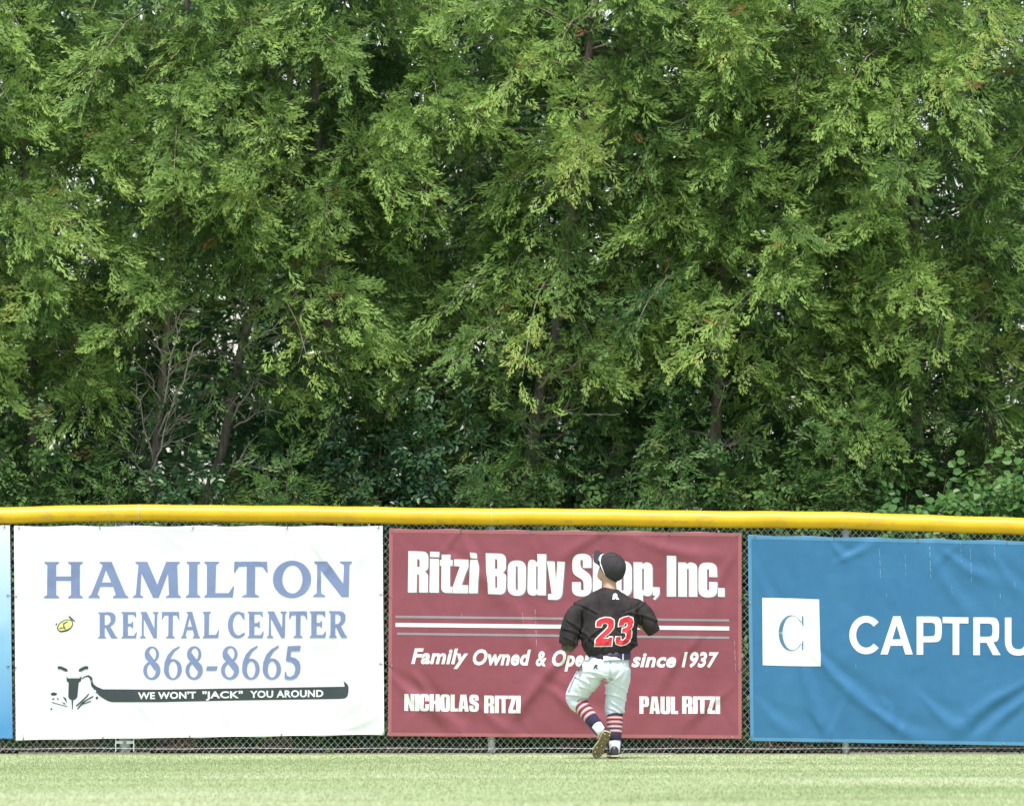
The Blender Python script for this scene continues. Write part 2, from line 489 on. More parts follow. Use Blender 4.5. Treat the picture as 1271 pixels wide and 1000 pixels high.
    scatter('crown', rel(P, t), D, N_, S, T, mat or m_thuja, t, kind='stuff')
    return len(P)

TREES = [
    (-150, 2.2, 'arborvitae tree wholly beyond the left edge of the banners'),
    (-45, 2.0, 'arborvitae at the far left whose yellow tipped crown hangs over the pale blue banner'),
    (38, 2.3, 'arborvitae with a short bare grey trunk above the left end of the white rental banner'),
    (178, 2.1, 'arborvitae whose bare trunk bristles with dead twigs above the HAMILTON lettering'),
    (262, 2.3, 'arborvitae leaning right with a forked bare trunk above the O of HAMILTON'),
    (400, 2.2, 'arborvitae above the gap between the white and the maroon banner'),
    (530, 2.5, 'arborvitae behind the dark broadleaf shrubs above the left half of the maroon banner'),
    (650, 2.1, 'arborvitae with a thick leaning trunk seen above the Body lettering'),
    (760, 2.5, 'arborvitae directly above the ball player'),
    (880, 2.1, 'arborvitae with a pale trunk base seen above the right end of the maroon banner'),
    (1010, 2.3, 'bright green arborvitae above the white C square of the blue banner'),
    (1130, 2.2, 'arborvitae with its crown above the first letters of CAPTRUST'),
    (1225, 2.4, 'arborvitae at the right edge of the view above the big leaved vines'),
    (1390, 2.2, 'arborvitae beyond the right edge of the view'),
]
PATHS = {
 2: ([(36, 700), (38, 620), (41, 540), (42, 460), (37, 390)], [([(62,462),(84,494),(99,501),(104,532)], .008), ([(42,420),(55,404),(68,408),(74,436)], .007), ([(95,388),(112,412),(150,410),(165,404)], .008), ([(28,450),(20,480),(14,520)], .007)]),
 3: ([(176, 700), (181, 632), (190, 575), (197, 530), (201, 470), (207, 410), (214, 360)],
     [([(191,575),(180,535),(172,500),(170,478)], .009), ([(194,545),(214,502),(232,462),(240,430)], .010), ([(198,500),(188,472),(174,455)], .008), ([(197,545),(210,532),(222,520)], .007), ([(194,560),(212,549),(226,545)], .007),
      ([(201,480),(220,452),(246,440)], .008), ([(203,450),(195,420),(178,398)], .009), ([(196,530),(205,490),(212,440),(226,400)], .010), ([(186,590),(200,555),(214,500)], .010), ([(206,430),(216,400),(232,376)], .008), ([(184,600),(168,570),(150,545)], .008)]),
 4: ([(236, 700), (252, 628), (268, 590), (283, 530), (292, 470), (303, 420), (318, 370), (332, 330)],
     [([(338,428),(362,404),(384,376),(400,364)], .014), ([(314,386),(350,377),(374,357),(392,340)], .012), ([(320,372),(330,348),(327,318),(332,300)], .010), ([(262,612),(284,586),(302,562)], .014), ([(290,532),(314,515),(334,508)], .010), ([(263,526),(276,500)], .010),
      ([(300,432),(318,420),(345,400)], .009), ([(310,395),(300,370),(305,345)], .009), ([(300,575),(318,580),(345,584)], .007), ([(285,525),(305,490),(320,470)], .009)]),
 7: ([(640, 700), (652, 620), (660, 560), (667, 500), (674, 468), (690, 420)], [([(668,482),(688,466),(706,458),(722,446)], .014), ([(664,532),(688,520),(700,512),(742,514)], .012), ([(658,556),(648,530),(652,505)], .009), ([(705,515),(715,500),(730,480)], .008)]),
 9: ([(880, 700), (883, 620), (886, 560), (889, 520), (892, 440), (896, 400)], [([(886,553),(905,556),(917,546)], .009), ([(909,572),(912,552),(920,547)], .007), ([(890,520),(900,480),(930,460)], .008)]),
 12: ([(1215, 700), (1222, 600), (1228, 520), (1225, 430), (1215, 380)], [([(1168,442),(1200,402),(1240,372),(1271,350)], .014), ([(1254,560),(1258,500),(1263,440)], .008), ([(1236,600),(1245,560),(1252,520)], .008), ([(1165,530),(1150,500),(1120,480)], .007), ([(1080,600),(1088,560),(1094,530)], .007)]),
 8: ([(757, 700), (760, 620), (764, 560), (766, 500)], [([(722,630),(732,600),(748,585),(755,570)], .008), ([(710,590),(726,585),(748,588)], .007), ([(715,560),(735,566),(770,560)], .007)]),
}
tot = 0
for i, (px, Y, lab) in enumerate(TREES):
    low = {3: .35, 4: .4, 2: .55, 7: .6}.get(i, .9)
    bare = {2: 3, 3: 6, 4: 4, 5: 3, 7: 4, 9: 3, 12: 4}.get(i, 2)
    edge = i in (0, 13)
    pth, tw_ = PATHS.get(i, (None, ()))
    tot += thuja(px, Y, 100 + i + {7: 41}.get(i, 0), lab, low=low, bare=bare, dens=.5 if edge else 1.40, path=pth, twigs=tw_,
                 rad={3: .048, 4: .055, 7: .075, 9: .065, 2: .055}.get(i, .075), tb={10: .06, 1: .08, 5: -.05, 12: .05, 7: -.04, 3: .03}.get(i, 0))
print('sprays', tot, 'tris', tot * SV // 2)
P, D, N_, S, T = [], [], [], [], []
rg = random.Random(78)
for k in range(7000):
    x = rg.uniform(-8, 8); z = 9.5 * rg.random() ** 1.5; y = rg.uniform(15, 19)
    if math.sin(x*1.9 + .7) * math.sin(z*1.6 + x*.8) > .72: continue
    P.append((x, y, z)); D.append((rg.gauss(0, .6), rg.gauss(-.3, .4), rg.gauss(-.2, .6)))
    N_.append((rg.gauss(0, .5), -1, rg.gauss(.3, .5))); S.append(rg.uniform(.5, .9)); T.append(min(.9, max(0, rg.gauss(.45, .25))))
scatter('distant_woods', P, D, N_, S, T, m_shaded, None, kind='stuff', label='woods beyond the evergreen row, glimpsed through its gaps', cat='woods')
# the dense growth at the back of the row, interior shade painted into its colour, one mass nobody could count
rg = random.Random(77); P, D, N_, S, T = [], [], [], [], []
for k in range(9500):
    x = rg.uniform(-6.2, 6.2); z = rg.uniform(.1, 9.0); y = rg.gauss(3.7, .45)
    f = math.sin(x*2.3 + 1.1*math.sin(z*1.7)) + math.sin(z*2.9 + x*1.3)
    if z > 3.4 and f > 1.55 and rg.random() < .6: continue
    if z < 3.4 and f > 1.7 and rg.random() < .6: continue
    P.append((x, y, z)); D.append((rg.gauss(0, .6), rg.gauss(-.3, .4), rg.gauss(-.4, .6)))
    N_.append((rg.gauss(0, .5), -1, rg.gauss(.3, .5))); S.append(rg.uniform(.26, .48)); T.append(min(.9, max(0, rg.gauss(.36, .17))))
scatter('inner_foliage', P, D, N_, S, T, m_shaded, None, kind='stuff', label='foliage filling the back of the evergreen row, shade painted into its colour', cat='foliage')

# ------------------------------------------------------------------ broadleaf shrubs and vines between fence and trees
def leaf_sprig(seed, n=5, wide=.30):
    rg = random.Random(seed); V = []
    for i in range(n):
        t = i/(n-1); s = (1 if i % 2 else -1) if i < n-1 else 0
        a = s*R(rg.uniform(40, 70)); d = np.array([math.cos(a), math.sin(a), rg.uniform(-.5, .1)]); d /= np.linalg.norm(d)
        base = np.array([t*.9, 0, -.15*t*t]); L = rg.uniform(.38, .52); sd_ = np.cross([0, 0, 1.0], d); sd_ /= np.linalg.norm(sd_); up = np.cross(d, sd_)
        mid = base + d*L*.5; tip = base + d*L + up*-.06
        for q in (1, -1):
            V += [base, base + d*L*.28 + sd_*q*L*wide*.9 + up*.05, base + d*L*.68 + sd_*q*L*wide*.8 + up*.04, tip][::q]
    return np.array(V, np.float32)
SPRIG = [leaf_sprig(s) for s in range(3)]
BROAD = [leaf_sprig(s, 4, .46) for s in range(10, 13)]
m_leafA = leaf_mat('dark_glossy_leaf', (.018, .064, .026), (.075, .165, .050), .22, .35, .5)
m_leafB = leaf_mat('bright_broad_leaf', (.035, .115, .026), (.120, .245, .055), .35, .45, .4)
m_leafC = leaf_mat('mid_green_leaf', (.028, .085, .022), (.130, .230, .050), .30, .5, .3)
m_stem = noisy('shrub_stem', (.10, .075, .05), (.19, .15, .11), 8, .9, .1)
def shrub(px, y, pytop, wpx, n, size, mat, templ, label, seed, group='broadleaf undergrowth behind the fence', ragged=.25):
    rg = random.Random(seed); c = G(px, 680, y); top = G(px, pytop, y).z; hw = wpx/2/PXM
    t = thing('shrub', label, 'shrub', (c.x, y, 0), group)
    mb = MB(); P, D, N_, S, T = [], [], [], [], []
    tips = []
    for k in range(14):
        a = rg.uniform(0, 6.28); ex = c.x + math.cos(a)*hw*rg.uniform(.3, 1.0); ey = y + math.sin(a)*min(.42, hw)*rg.uniform(.3, 1); ez = top*rg.uniform(.72, 1.04)
        b0 = Vector((c.x + rg.gauss(0, .06), y + rg.gauss(0, .05), 0)); e = Vector((ex, ey, ez)); pts = []
        for i in range(7):
            s = i/6; pts.append(b0.lerp(e, s) + Vector((rg.gauss(0, .03), rg.gauss(0, .03), 0)) + Vector((0, 0, .25*math.sin(math.pi*s)*hw)))
        mb.tube(pts, [.009*(1-.8*i/6) for i in range(7)], 5, False); tips.append(pts)
    for k in range(n):
        pts = rg.choice(tips); s = rg.random()**.6*5.99
        if pts[0].lerp(pts[-1], s/6).z < 1.7 and rg.random() < .6: s = rg.uniform(4, 5.99)
        i = int(s); p = pts[i].lerp(pts[i+1], s-i) + Vector((rg.gauss(0, ragged*hw*.6), rg.gauss(0, .09), rg.gauss(0, .09)))
        o_ = Vector((p.x - c.x, (p.y - y)*1.2 - .25, (p.z - top*.6)*.4)); 
        P.append(p); D.append(o_*.8 + Vector((rg.gauss(0, .4), rg.gauss(0, .3), rg.gauss(-.15, .35)))); N_.append(Vector((rg.gauss(0, .4), -.5 + rg.gauss(0, .3), .7)))
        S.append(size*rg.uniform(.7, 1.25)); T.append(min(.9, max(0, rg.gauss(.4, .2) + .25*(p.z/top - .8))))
    mb.build('stem', m_stem, t, True, kind='stuff')
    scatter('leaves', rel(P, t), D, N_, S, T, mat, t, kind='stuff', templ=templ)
for a in (
 (30, 1.2, 545, 110, 420, .13, m_leafC, SPRIG, 'mid green shrub at the far left, below a short bare trunk'),
 (112, 1.1, 575, 110, 420, .18, m_leafC, TEMPL, 'low mid green shrub behind the H of HAMILTON'),
 (225, 1.3, 600, 90, 300, .14, m_leafA, SPRIG, 'low dark shrub between the two bare forked trunks'),
 (345, 1.1, 560, 130, 520, .18, m_leafC, TEMPL, 'mid green shrub above the letters TON of HAMILTON'),
 (455, 1.5, 505, 120, 420, .13, m_leafA, SPRIG, 'tall dark glossy shrub above the gap between white and maroon banners'),
 (540, 1.5, 485, 130, 470, .13, m_leafA, SPRIG, 'tallest dark glossy shrub, above the word Ritzi'),
 (610, 1.2, 560, 90, 380, .18, m_leafC, TEMPL, 'small mid green shrub left of the thick leaning trunk'),
 (715, 1.2, 590, 100, 380, .12, m_leafC, SPRIG, 'low shrub right of the thick leaning trunk, above the cap'),
 (820, 1.2, 550, 130, 520, .18, m_leafC, TEMPL, 'mid green shrub above the letters Inc of the maroon banner'),
 (940, 1.1, 560, 120, 480, .13, m_leafC, SPRIG, 'mid green shrub above the gap between maroon and blue banners'),
 (1045, 1.2, 530, 120, 520, .18, m_leafC, TEMPL, 'bushy mid green shrub above the letter C of CAPTRUST'),
 (1140, .85, 596, 110, 330, .155, m_leafB, BROAD, 'bright vine with large rounded leaves above the letters APT'),
 (1240, .85, 588, 110, 330, .16, m_leafB, BROAD, 'bright vine with large rounded leaves at the right edge'),
): shrub(*a, seed=int(a[0]))
# weeds along the foot of the fence
rg = random.Random(9); P, D, N_, S, T = [], [], [], [], []
for k in range(4200):
    x = rg.uniform(-5.5, 5.5); px = x*PXM + CX
    dn = .25 + .75*(370 < px < 480) + .45*(560 < px < 760) + .35*(1080 < px < 1200) + .3*math.sin(px*.05)
    if rg.random() > dn: continue
    y = rg.uniform(.08, .6); h = rg.uniform(.0, .16)
    P.append((x, y, h)); D.append((rg.gauss(0, .6), rg.gauss(-.2, .4), rg.gauss(.5, .4))); N_.append((rg.gauss(0, .5), -.6, .6)); S.append(rg.uniform(.05, .13)); T.append(min(.9, max(0, rg.gauss(.45, .25))))
scatter('weeds', P, D, N_, S, T, m_leafC, None, kind='stuff', templ=SPRIG, label='weeds sprouting along the foot of the fence', cat='weeds')
P, D, N_, S, T = [], [], [], [], []
for k in range(1500):
    P.append((rg.uniform(-5.5, 5.5), rg.uniform(.07, .9), rg.uniform(.01, .05))); D.append((rg.gauss(0, 1), rg.gauss(0, 1), rg.gauss(.15, .2))); N_.append((rg.gauss(0, .5), -.3, 1)); S.append(rg.uniform(.04, .09)); T.append(.99)
m_litter = leaf_mat('dry_leaf', (.16, .10, .05), (.30, .19, .10), .1)
scatter('leaf_litter', P, D, N_, S, [rg.random()*.8 for _ in T], m_litter, None, kind='stuff', templ=BROAD, label='dry brown leaf litter behind the fence', cat='leaf litter')
print('total tris', sum(len(o.data.loops) - 2*len(o.data.polygons) for o in C.objects if o.type == 'MESH'))
# ------------------------------------------------------------------ banners
def vinyl(name, c, c2=None, rough=.5):
    c2 = c2 or tuple(x*.88 for x in c)
    m, nt, b = new_mat(name, c, rough, .3)
    v = coords(nt)
    col = ramp(nt, noise(nt, 2.2, 7, v, .7), [(.3, c2), (.62, c)])
    st = noise(nt, 26, 5, coords(nt, (3.5, 1, .35)), .6)            # faint run marks and scuffs
    col = mixc(nt, ramp(nt, st, [(.68, (0,0,0)), (.80, (.35,.35,.35))]), col, tuple(min(.7, x*.6+.25) for x in c))
    nt.links.new(col, b.inputs['Base Color'])
    bump(nt, b, noise(nt, 7, 5, v, .6), .10, .03)
    return m
m_white = vinyl('white_vinyl', (.65, .645, .655), (.61, .60, .605))
m_maroon = vinyl('faded_maroon_vinyl', (.240, .064, .083), (.200, .052, .068))
m_blue = vinyl('blue_vinyl', (.036, .150, .285), (.027, .125, .255))
m_sky, nt, b = new_mat('pale_to_blue_vinyl', (.5,.6,.7), .5, .3)
tcx = nt.nodes.new('ShaderNodeTexCoord'); sp = nt.nodes.new('ShaderNodeSeparateXYZ'); nt.links.new(tcx.outputs['Object'], sp.inputs[0])
mm = nt.nodes.new('ShaderNodeMath'); mm.operation = 'DIVIDE'; mm.inputs[1].default_value = 1.8; nt.links.new(sp.outputs['Z'], mm.inputs[0])
nt.links.new(ramp(nt, mm.outputs[0], [(.05, (.07, .24, .46)), (.45, (.22, .42, .60)), (1.0, (.62, .68, .72))]), b.inputs['Base Color'])
m_hem_m = vinyl('maroon_hem', (.33, .115, .12)); m_hem_b = vinyl('blue_hem', (.085, .235, .385)); m_hem_w = vinyl('white_hem', (.76,.76,.75))
m_print_blue = vinyl('periwinkle_print', (.175, .220, .370), (.155, .20, .345))
m_print_white = vinyl('white_print', (.72, .72, .71), (.66, .655, .63))
m_print_black = vinyl('charcoal_print', (.035, .045, .05), (.045, .055, .06))
m_print_grey = vinyl('grey_print', (.27, .24, .26)); m_print_shadow = vinyl('grey_shadow_print', (.20, .17, .19))
m_print_logo = vinyl('slate_blue_print', (.09, .19, .29)); m_print_yellow = vinyl('pale_yellow_print', (.66, .62, .24))
m_tie, _, _ = new_mat('black_cable_tie', (.02, .02, .02), .5); m_eye, _, _b = new_mat('brass_eyelet', (.45, .42, .36), .35); _b.inputs['Metallic'].default_value = .8

from mathutils import noise as _mn
mnz = _mn.noise
class Banner:
    """corners and folds in survey-grid units; y = distance the cloth stands out from the wires"""
    def __init__(s, tl, tr, br, bl, folds, seed, sag=.35):
        s.c = [np.array(p, float) for p in (tl, tr, br, bl)]; s.folds = folds; s.seed = seed; s.sag = sag; s.folds = list(folds)
        rq = random.Random(int(seed*10)); n = max(3, int((tr[0]-tl[0])/84))
        for i in range(n+1):
            x = tl[0] + 5 + (tr[0]-tl[0]-10)*i/n
            for (yy, sg) in ((tl[1]+3, 1), (bl[1]-3, -1)):
                for _ in range(rq.choice((1, 2, 2))):
                    a = rq.uniform(-.9, .9); L = rq.uniform(22, 70)
                    s.folds.append((x, yy, x + L*math.sin(a), yy + sg*L*math.cos(a), rq.uniform(2.6, 4.5), rq.uniform(.003, .008)))
    def out(s, px, py):
        x0, x1 = s.c[0][0], s.c[1][0]; y0, y1 = s.c[0][1], s.c[2][1]
        u = (px - x0) / (x1 - x0); v = (py - y0) / (y1 - y0)
        h = 0.0
        edge = max(0.0, min(1, min(u, 1-u) * 14)) * max(0.0, min(1, min(v, 1-v) * 9))
        for (ax, ay, bx, by, wd, am) in s.folds:
            dx, dy = bx-ax, by-ay; L2 = dx*dx+dy*dy; t = ((px-ax)*dx + (py-ay)*dy) / L2
            tc = max(0.0, min(1.0, t)); L = math.sqrt(L2)
            bow = .05 * L * math.sin(math.pi*tc)
            dd = ((px-ax)*dy - (py-ay)*dx) / L + bow
            dl = (t - tc) * L
            w_ = wd * (.55 + .8*tc)
            fall = math.exp(-(dl/(wd*2.2))**2) * (.35 + .65*math.sin(math.pi*(.12+.8*tc)))
            h += am * fall * (math.exp(-(dd/w_)**2) - .55*math.exp(-((dd - w_*1.7)/(w_*1.25))**2))
        k = s.seed
        h += .007 * math.sin(px*.021 + k) * math.sin(py*.017 + k*2)
        n1 = mnz(Vector((px*.011 + k*7, py*.011, k))); n2 = mnz(Vector((px*.028 - py*.012 + k*3, py*.022 + px*.01, k*2)))
        h += .009*n1 + .010*abs(n2)*(.3 + .7*abs(n1)*2) + .0012*mnz(Vector((px*.11, py*.09, k)))
        sc = .007 * abs(math.sin((px-x0)*math.pi/76)) * math.exp(-v*14)     # pulled in at each eyelet
        return .022 + (h * (.25 + .75*edge) + sc) * 1.0 + .004
    def at(s, px, py, lift=0.0):
        return W(px, py, -(s.out(px, py) + lift))
    def corner(s, u, v):
        c = s.c; return (c[0]*(1-u)+c[1]*u)*(1-v) + (c[3]*(1-u)+c[2]*u)*v
    def cloth(s, parent, mat, mat_hem, hem=4.2):
        nx, ny = int((s.c[1][0]-s.c[0][0])/3.0), int((s.c[2][1]-s.c[1][1])/3.0)
        V, F = [], []
        for j in range(ny+1):
            for i in range(nx+1):
                u, v = i/nx, j/ny
                p = s.corner(u, v)
                # edge scallops between the ties
                if j in (0, ny): p = p + np.array([0, (1 if j == 0 else -1) * 1.3*abs(math.sin(u*math.pi*nx*3/76))])
                q = s.at(p[0], p[1]); V.append(q - parent.location)
        for j in range(ny):
            for i in range(nx):
                a = j*(nx+1)+i; F.append((a, a+nx+1, a+nx+2, a+1))
        o = mesh('sheet', V, F, mat, parent, True)
        md = o.modifiers.new('thickness', 'SOLIDIFY'); md.thickness = .0012; md.offset = -1
        # hem: a doubled strip along each edge
        V, F = [], []
        def strip(P0, P1, n, inx, iny):
            b0 = len(V)
            for i in range(n+1):
                p = P0 + (P1-P0)*i/n
                V.append(s.at(p[0], p[1], .0009) - parent.location); V.append(s.at(p[0]+inx, p[1]+iny, .0009) - parent.location)
            for i in range(n): F.append((b0+2*i, b0+2*i+1, b0+2*i+3, b0+2*i+2))
        c = s.c
        strip(c[0]+[0,1.4], c[1]+[0,1.4], nx, 0, hem); strip(c[3]-[0,1.4], c[2]-[0,1.4], nx, 0, -hem)
        strip(c[0]+[.2,hem+1.4], c[3]-[-.2,hem+1.4], ny, hem, 0); strip(c[1]-[.2,-hem-1.4], c[2]-[.2,hem+1.4], ny, -hem, 0)
        mesh('hem', V, F, mat_hem, parent, True)
    def prints(s, name, polys, mat, parent, lift=.0017, dz=.0002, step=2.6):
        """lay outlines (lists of contours, first the outer, then holes) flat on the cloth"""
        bm = bmesh.new()
        for n, cs in enumerate(polys):
            flat = [[Vector((x, y, 0)) for x, y in c] for c in cs]
            tris = tessellate_polygon(flat)
            vs_ = [bm.verts.new((v.x, v.y, n*dz)) for c in flat for v in c]
            for t in tris:
                try: bm.faces.new([vs_[i] for i in t])
                except ValueError: pass
        xs = [v.co.x for v in bm.verts]; ys = [v.co.y for v in bm.verts]
        for ax, lo, hi in ((0, min(xs), max(xs)), (1, min(ys), max(ys))):
            g = math.ceil(lo/step)*step
            while g < hi:
                no = Vector((1,0,0)) if ax == 0 else Vector((0,1,0))
                bmesh.ops.bisect_plane(bm, geom=bm.verts[:]+bm.edges[:]+bm.faces[:], plane_co=no*g, plane_no=no)
                g += step
        for v in bm.verts:
            q = s.at(v.co.x, v.co.y, lift + v.co.z); v.co = q - parent.location
        me = bpy.data.meshes.new(name)
        for f in bm.faces:
            f.smooth = True
            f.normal_update()
            if f.normal.y > 0: f.normal_flip()
        bm.to_mesh(me); bm.free()
        return link(name, me, mat, parent)
    def ties(s, parent, tops, sides=True):
        """cable ties through eyelets"""
        y0 = lambda px: float(np.interp(px, [s.c[0][0], s.c[1][0]], [s.c[0][1], s.c[1][1]]))
        yb = lambda px: float(np.interp(px, [s.c[3][0], s.c[2][0]], [s.c[3][1], s.c[2][1]]))
        rg = random.Random(s.seed)
        spots = [(x, y0(x)+3.0, 0, -1) for x in tops] + [(x + rg.uniform(-8, 8), yb(x)-3, 0, 1) for x in tops]
        if sides:
            for f in (.33, .66):
                spots += [(s.c[0][0]+3, s.c[0][1]+(s.c[3][1]-s.c[0][1])*f, -1, 0), (s.c[1][0]-3, s.c[1][1]+(s.c[2][1]-s.c[1][1])*f, 1, 0)]
        for (x, y, dx, dy) in spots:
            p = s.at(x, y, .002)
            mb = MB(); k = 10
            mb.tube([p + Vector((.007*math.cos(a*2*math.pi/k), 0, .007*math.sin(a*2*math.pi/k))) for a in range(k+1)], .0022, 5)
            e = mb.build('eyelet', m_eye, parent, True)
            q = W(x + dx*7.0, y + dy*6.0, .0)
            mb = MB(); tail = p + Vector((rg.uniform(-.03, .03), -.012, rg.uniform(-.02, .035)))
            mb.tube([p + Vector((0, .012, 0)), p + Vector((dx*.008, -.006, -dy*.008)), (p+q)/2 + Vector((0, -.010, 0)), q + Vector((0, .0, 0)), q + Vector((0, .012, 0))], .0022, 5)
            mb.tube([p + Vector((0, -.006, 0)), tail], .0016, 4)
            mb.build('cable_tie', m_tie, parent)

# ---- outline tools: every glyph is a list of shapes; a shape is [outer contour, hole, ...]; y runs down, height 10
def rp(pts, n=5):
    """polygon whose third value rounds a corner"""
    out = []; m = len(pts)
    for i, p in enumerate(pts):
        r = p[2] if len(p) > 2 else 0
        P = Vector((p[0], p[1]))
        if r <= 0: out.append((P.x, P.y)); continue
        A = Vector(pts[i-1][:2]) - P; B = Vector(pts[(i+1) % m][:2]) - P
        ra = min(r, A.length*.5); rb = min(r, B.length*.5)
        a, b_ = P + A.normalized()*ra, P + B.normalized()*rb
        for k in range(n+1):
            t = k/n; q = a*(1-t)**2 + P*2*t*(1-t) + b_*t*t; out.append((q.x, q.y))
    return out
def ell(cx, cy, rx, ry, n=28, a0=0, a1=360):
    return [(cx + rx*math.cos(R(a0+(a1-a0)*i/n)), cy + ry*math.sin(R(a0+(a1-a0)*i/n))) for i in range(n + (0 if a1-a0 == 360 else 1))]
def arcband(cx, cy, rx, ry, ix, iy, a0, a1, n=28, dx=0, dy=0):
    return ell(cx, cy, rx, ry, n, a0, a1) + ell(cx+dx, cy+dy, ix, iy, n, a0, a1)[::-1]
def line(x0, y0, x1, y1, w0, w1=None):
    w1 = w0 if w1 is None else w1
    d = Vector((x1-x0, y1-y0)).normalized(); nx, ny = -d.y, d.x
    return [(x0+nx*w0/2, y0+ny*w0/2), (x1+nx*w1/2, y1+ny*w1/2), (x1-nx*w1/2, y1-ny*w1/2), (x0-nx*w0/2, y0-ny*w0/2)]

ser = {}
ser['H'] = [[[(.2,0),(4.2,0),(4.2,.3),(3.4,.9),(3.4,4.0),(7.4,4.0),(7.4,.9),(6.6,.3),(6.6,0),(10.6,0),(10.6,.3),(9.8,.9),(9.8,9.1),(10.6,9.7),(10.6,10),(6.6,10),(6.6,9.7),(7.4,9.1),(7.4,5.2),(3.4,5.2),(3.4,9.1),(4.2,9.7),(4.2,10),(.0,10),(.0,9.7),(.9,9.1),(1.0,.9),(.2,.3)]]]
ser['A'] = [[[(3.2,0),(6.5,0),(6.6,.4),(10.3,9.2),(11,9.7),(11,10),(6.8,10),(6.8,9.7),(7.6,9.1),(6.9,6.9),(3.4,6.9),(2.6,9.0),(3.3,9.7),(3.3,10),(0,10),(0,9.7),(.9,9.1),(4.1,.9),(3.2,.3)],[(4.9,2.3),(6.4,5.7),(3.8,5.7)]]]
ser['M'] = [[[(.7,0),(3.9,0),(6.6,6.4),(9.0,0),(12.7,0),(12.7,.4),(12.0,.9),(12.3,9.1),(13,9.7),(13,10),(8.9,10),(8.9,9.7),(9.8,9.2),(9.5,3.2),(7,10),(5.5,10),(2.3,3.2),(2.0,9.2),(2.8,9.7),(2.8,10),(0,10),(0,9.7),(.8,9.1),(1.5,.9),(.7,.4)]]]
ser['I'] = [[[(.2,0),(4,0),(4,.3),(3.2,.9),(3.2,9.1),(4,9.7),(4,10),(0,10),(0,9.7),(.8,9.1),(.9,.9),(.2,.3)]]]
ser['L'] = [[[(0,0),(4.1,0),(4.1,.3),(3.2,.9),(3.0,8.8),(6.6,8.8),(7.8,6.9),(8.1,6.9),(7.7,10),(0,10),(0,9.7),(.7,9.1),(.7,.9),(0,.3)]]]
ser['T'] = [[[(.1,0),(9,0),(9.2,3.1),(9,3.1),(7.8,1.4),(5.8,1.3),(5.7,9.1),(6.8,9.7),(6.8,10),(2.2,10),(2.2,9.7),(3.4,9.1),(3.5,1.3),(1.3,1.4),(.2,3.1),(0,3.1)]]]
ser['O'] = [[ell(5.2,5,5.2,5.25,40), ell(5.3,5,2.75,4.0,36)]]
ser['N'] = [[[(.3,0),(3.8,0),(8.2,6.3),(8.4,.9),(7.3,.3),(7.3,0),(10.6,0),(10.6,.3),(9.9,.9),(9.7,10),(7.8,10),(2.1,2.5),(2.2,9),(3.3,9.7),(3.3,10),(0,10),(0,9.7),(1,9),(1.1,.9),(.3,.3)]]]
ser['R'] = [[[(0,0),(4.6,0),(5.9,.5),(6.6,1.5),(6.6,3.2),(5.9,4.6),(4.6,5.5),(6.7,9.2),(7.3,9.7),(7.3,10),(5,10),(2.9,6.0),(2.5,6.0),(2.5,9.2),(3.1,9.7),(3.1,10),(0,10),(0,9.7),(.6,9.2),(.6,.7),(0,.3)],[(2.5,1.0),(3.9,1.1),(4.7,2.0),(4.7,3.6),(3.8,4.8),(2.5,5.0)]]]
ser['E'] = [[[(0,0),(5.6,0),(5.7,2.1),(5.5,2.1),(4.6,1.0),(2.5,1.0),(2.5,4.4),(3.7,4.4),(4.3,3.6),(4.5,3.6),(4.5,6.3),(4.3,6.3),(3.7,5.5),(2.5,5.5),(2.5,9.0),(4.8,9.0),(5.8,7.5),(6,7.5),(5.6,10),(0,10),(0,9.7),(.6,9.2),(.6,.7),(0,.3)]]]
ser['C'] = [[arcband(3.8,5.0,3.8,5.1,2.2,4.05,52,305,34,.35,0) ], [[(5.2,.25),(6.4,.6),(6.5,3.1),(6.3,3.1),(5.0,1.3)]], [[(5.6,9.6),(6.6,8.6),(6.6,7.9),(5.3,8.6)]]]
ser['8'] = [[ell(3.3,2.35,2.75,2.45,30), ell(3.55,2.3,1.35,1.85,26)], [ell(3.3,7.2,3.3,2.85,32), ell(3.1,7.3,1.65,2.1,28)], [line(1.6,2.6,5.2,6.6,2.0)[:4]]]
ser['6'] = [[ell(3.35,6.9,3.3,3.15,34), ell(3.45,7.0,1.6,2.55,30)], [[(0.05,7.2),(.3,4.8),(1.4,2.6),(3.2,.9),(5.8,-.2),(5.9,.2),(3.9,1.6),(2.6,3.4),(2.0,5.2),(1.85,7.4)]]]
ser['5'] = [[[(1.3,0.1),(6.2,-.1),(5.8,1.4),(2.5,1.5),(2.3,3.3),(4.2,3.7),(5.6,4.7),(6.1,6.2),(5.8,8.0),(4.6,9.5),(2.9,10.1),(1.2,10.1),(.1,9.8),(.2,7.7),(.6,7.8),(1.1,9.1),(2.3,9.4),(3.6,8.7),(4.2,7.2),(3.9,5.7),(2.7,4.8),(.6,4.5)]]]
ser['-'] = [[[(.3,6.0),(3.8,6.0),(3.4,7.3),(0,7.3)]]]

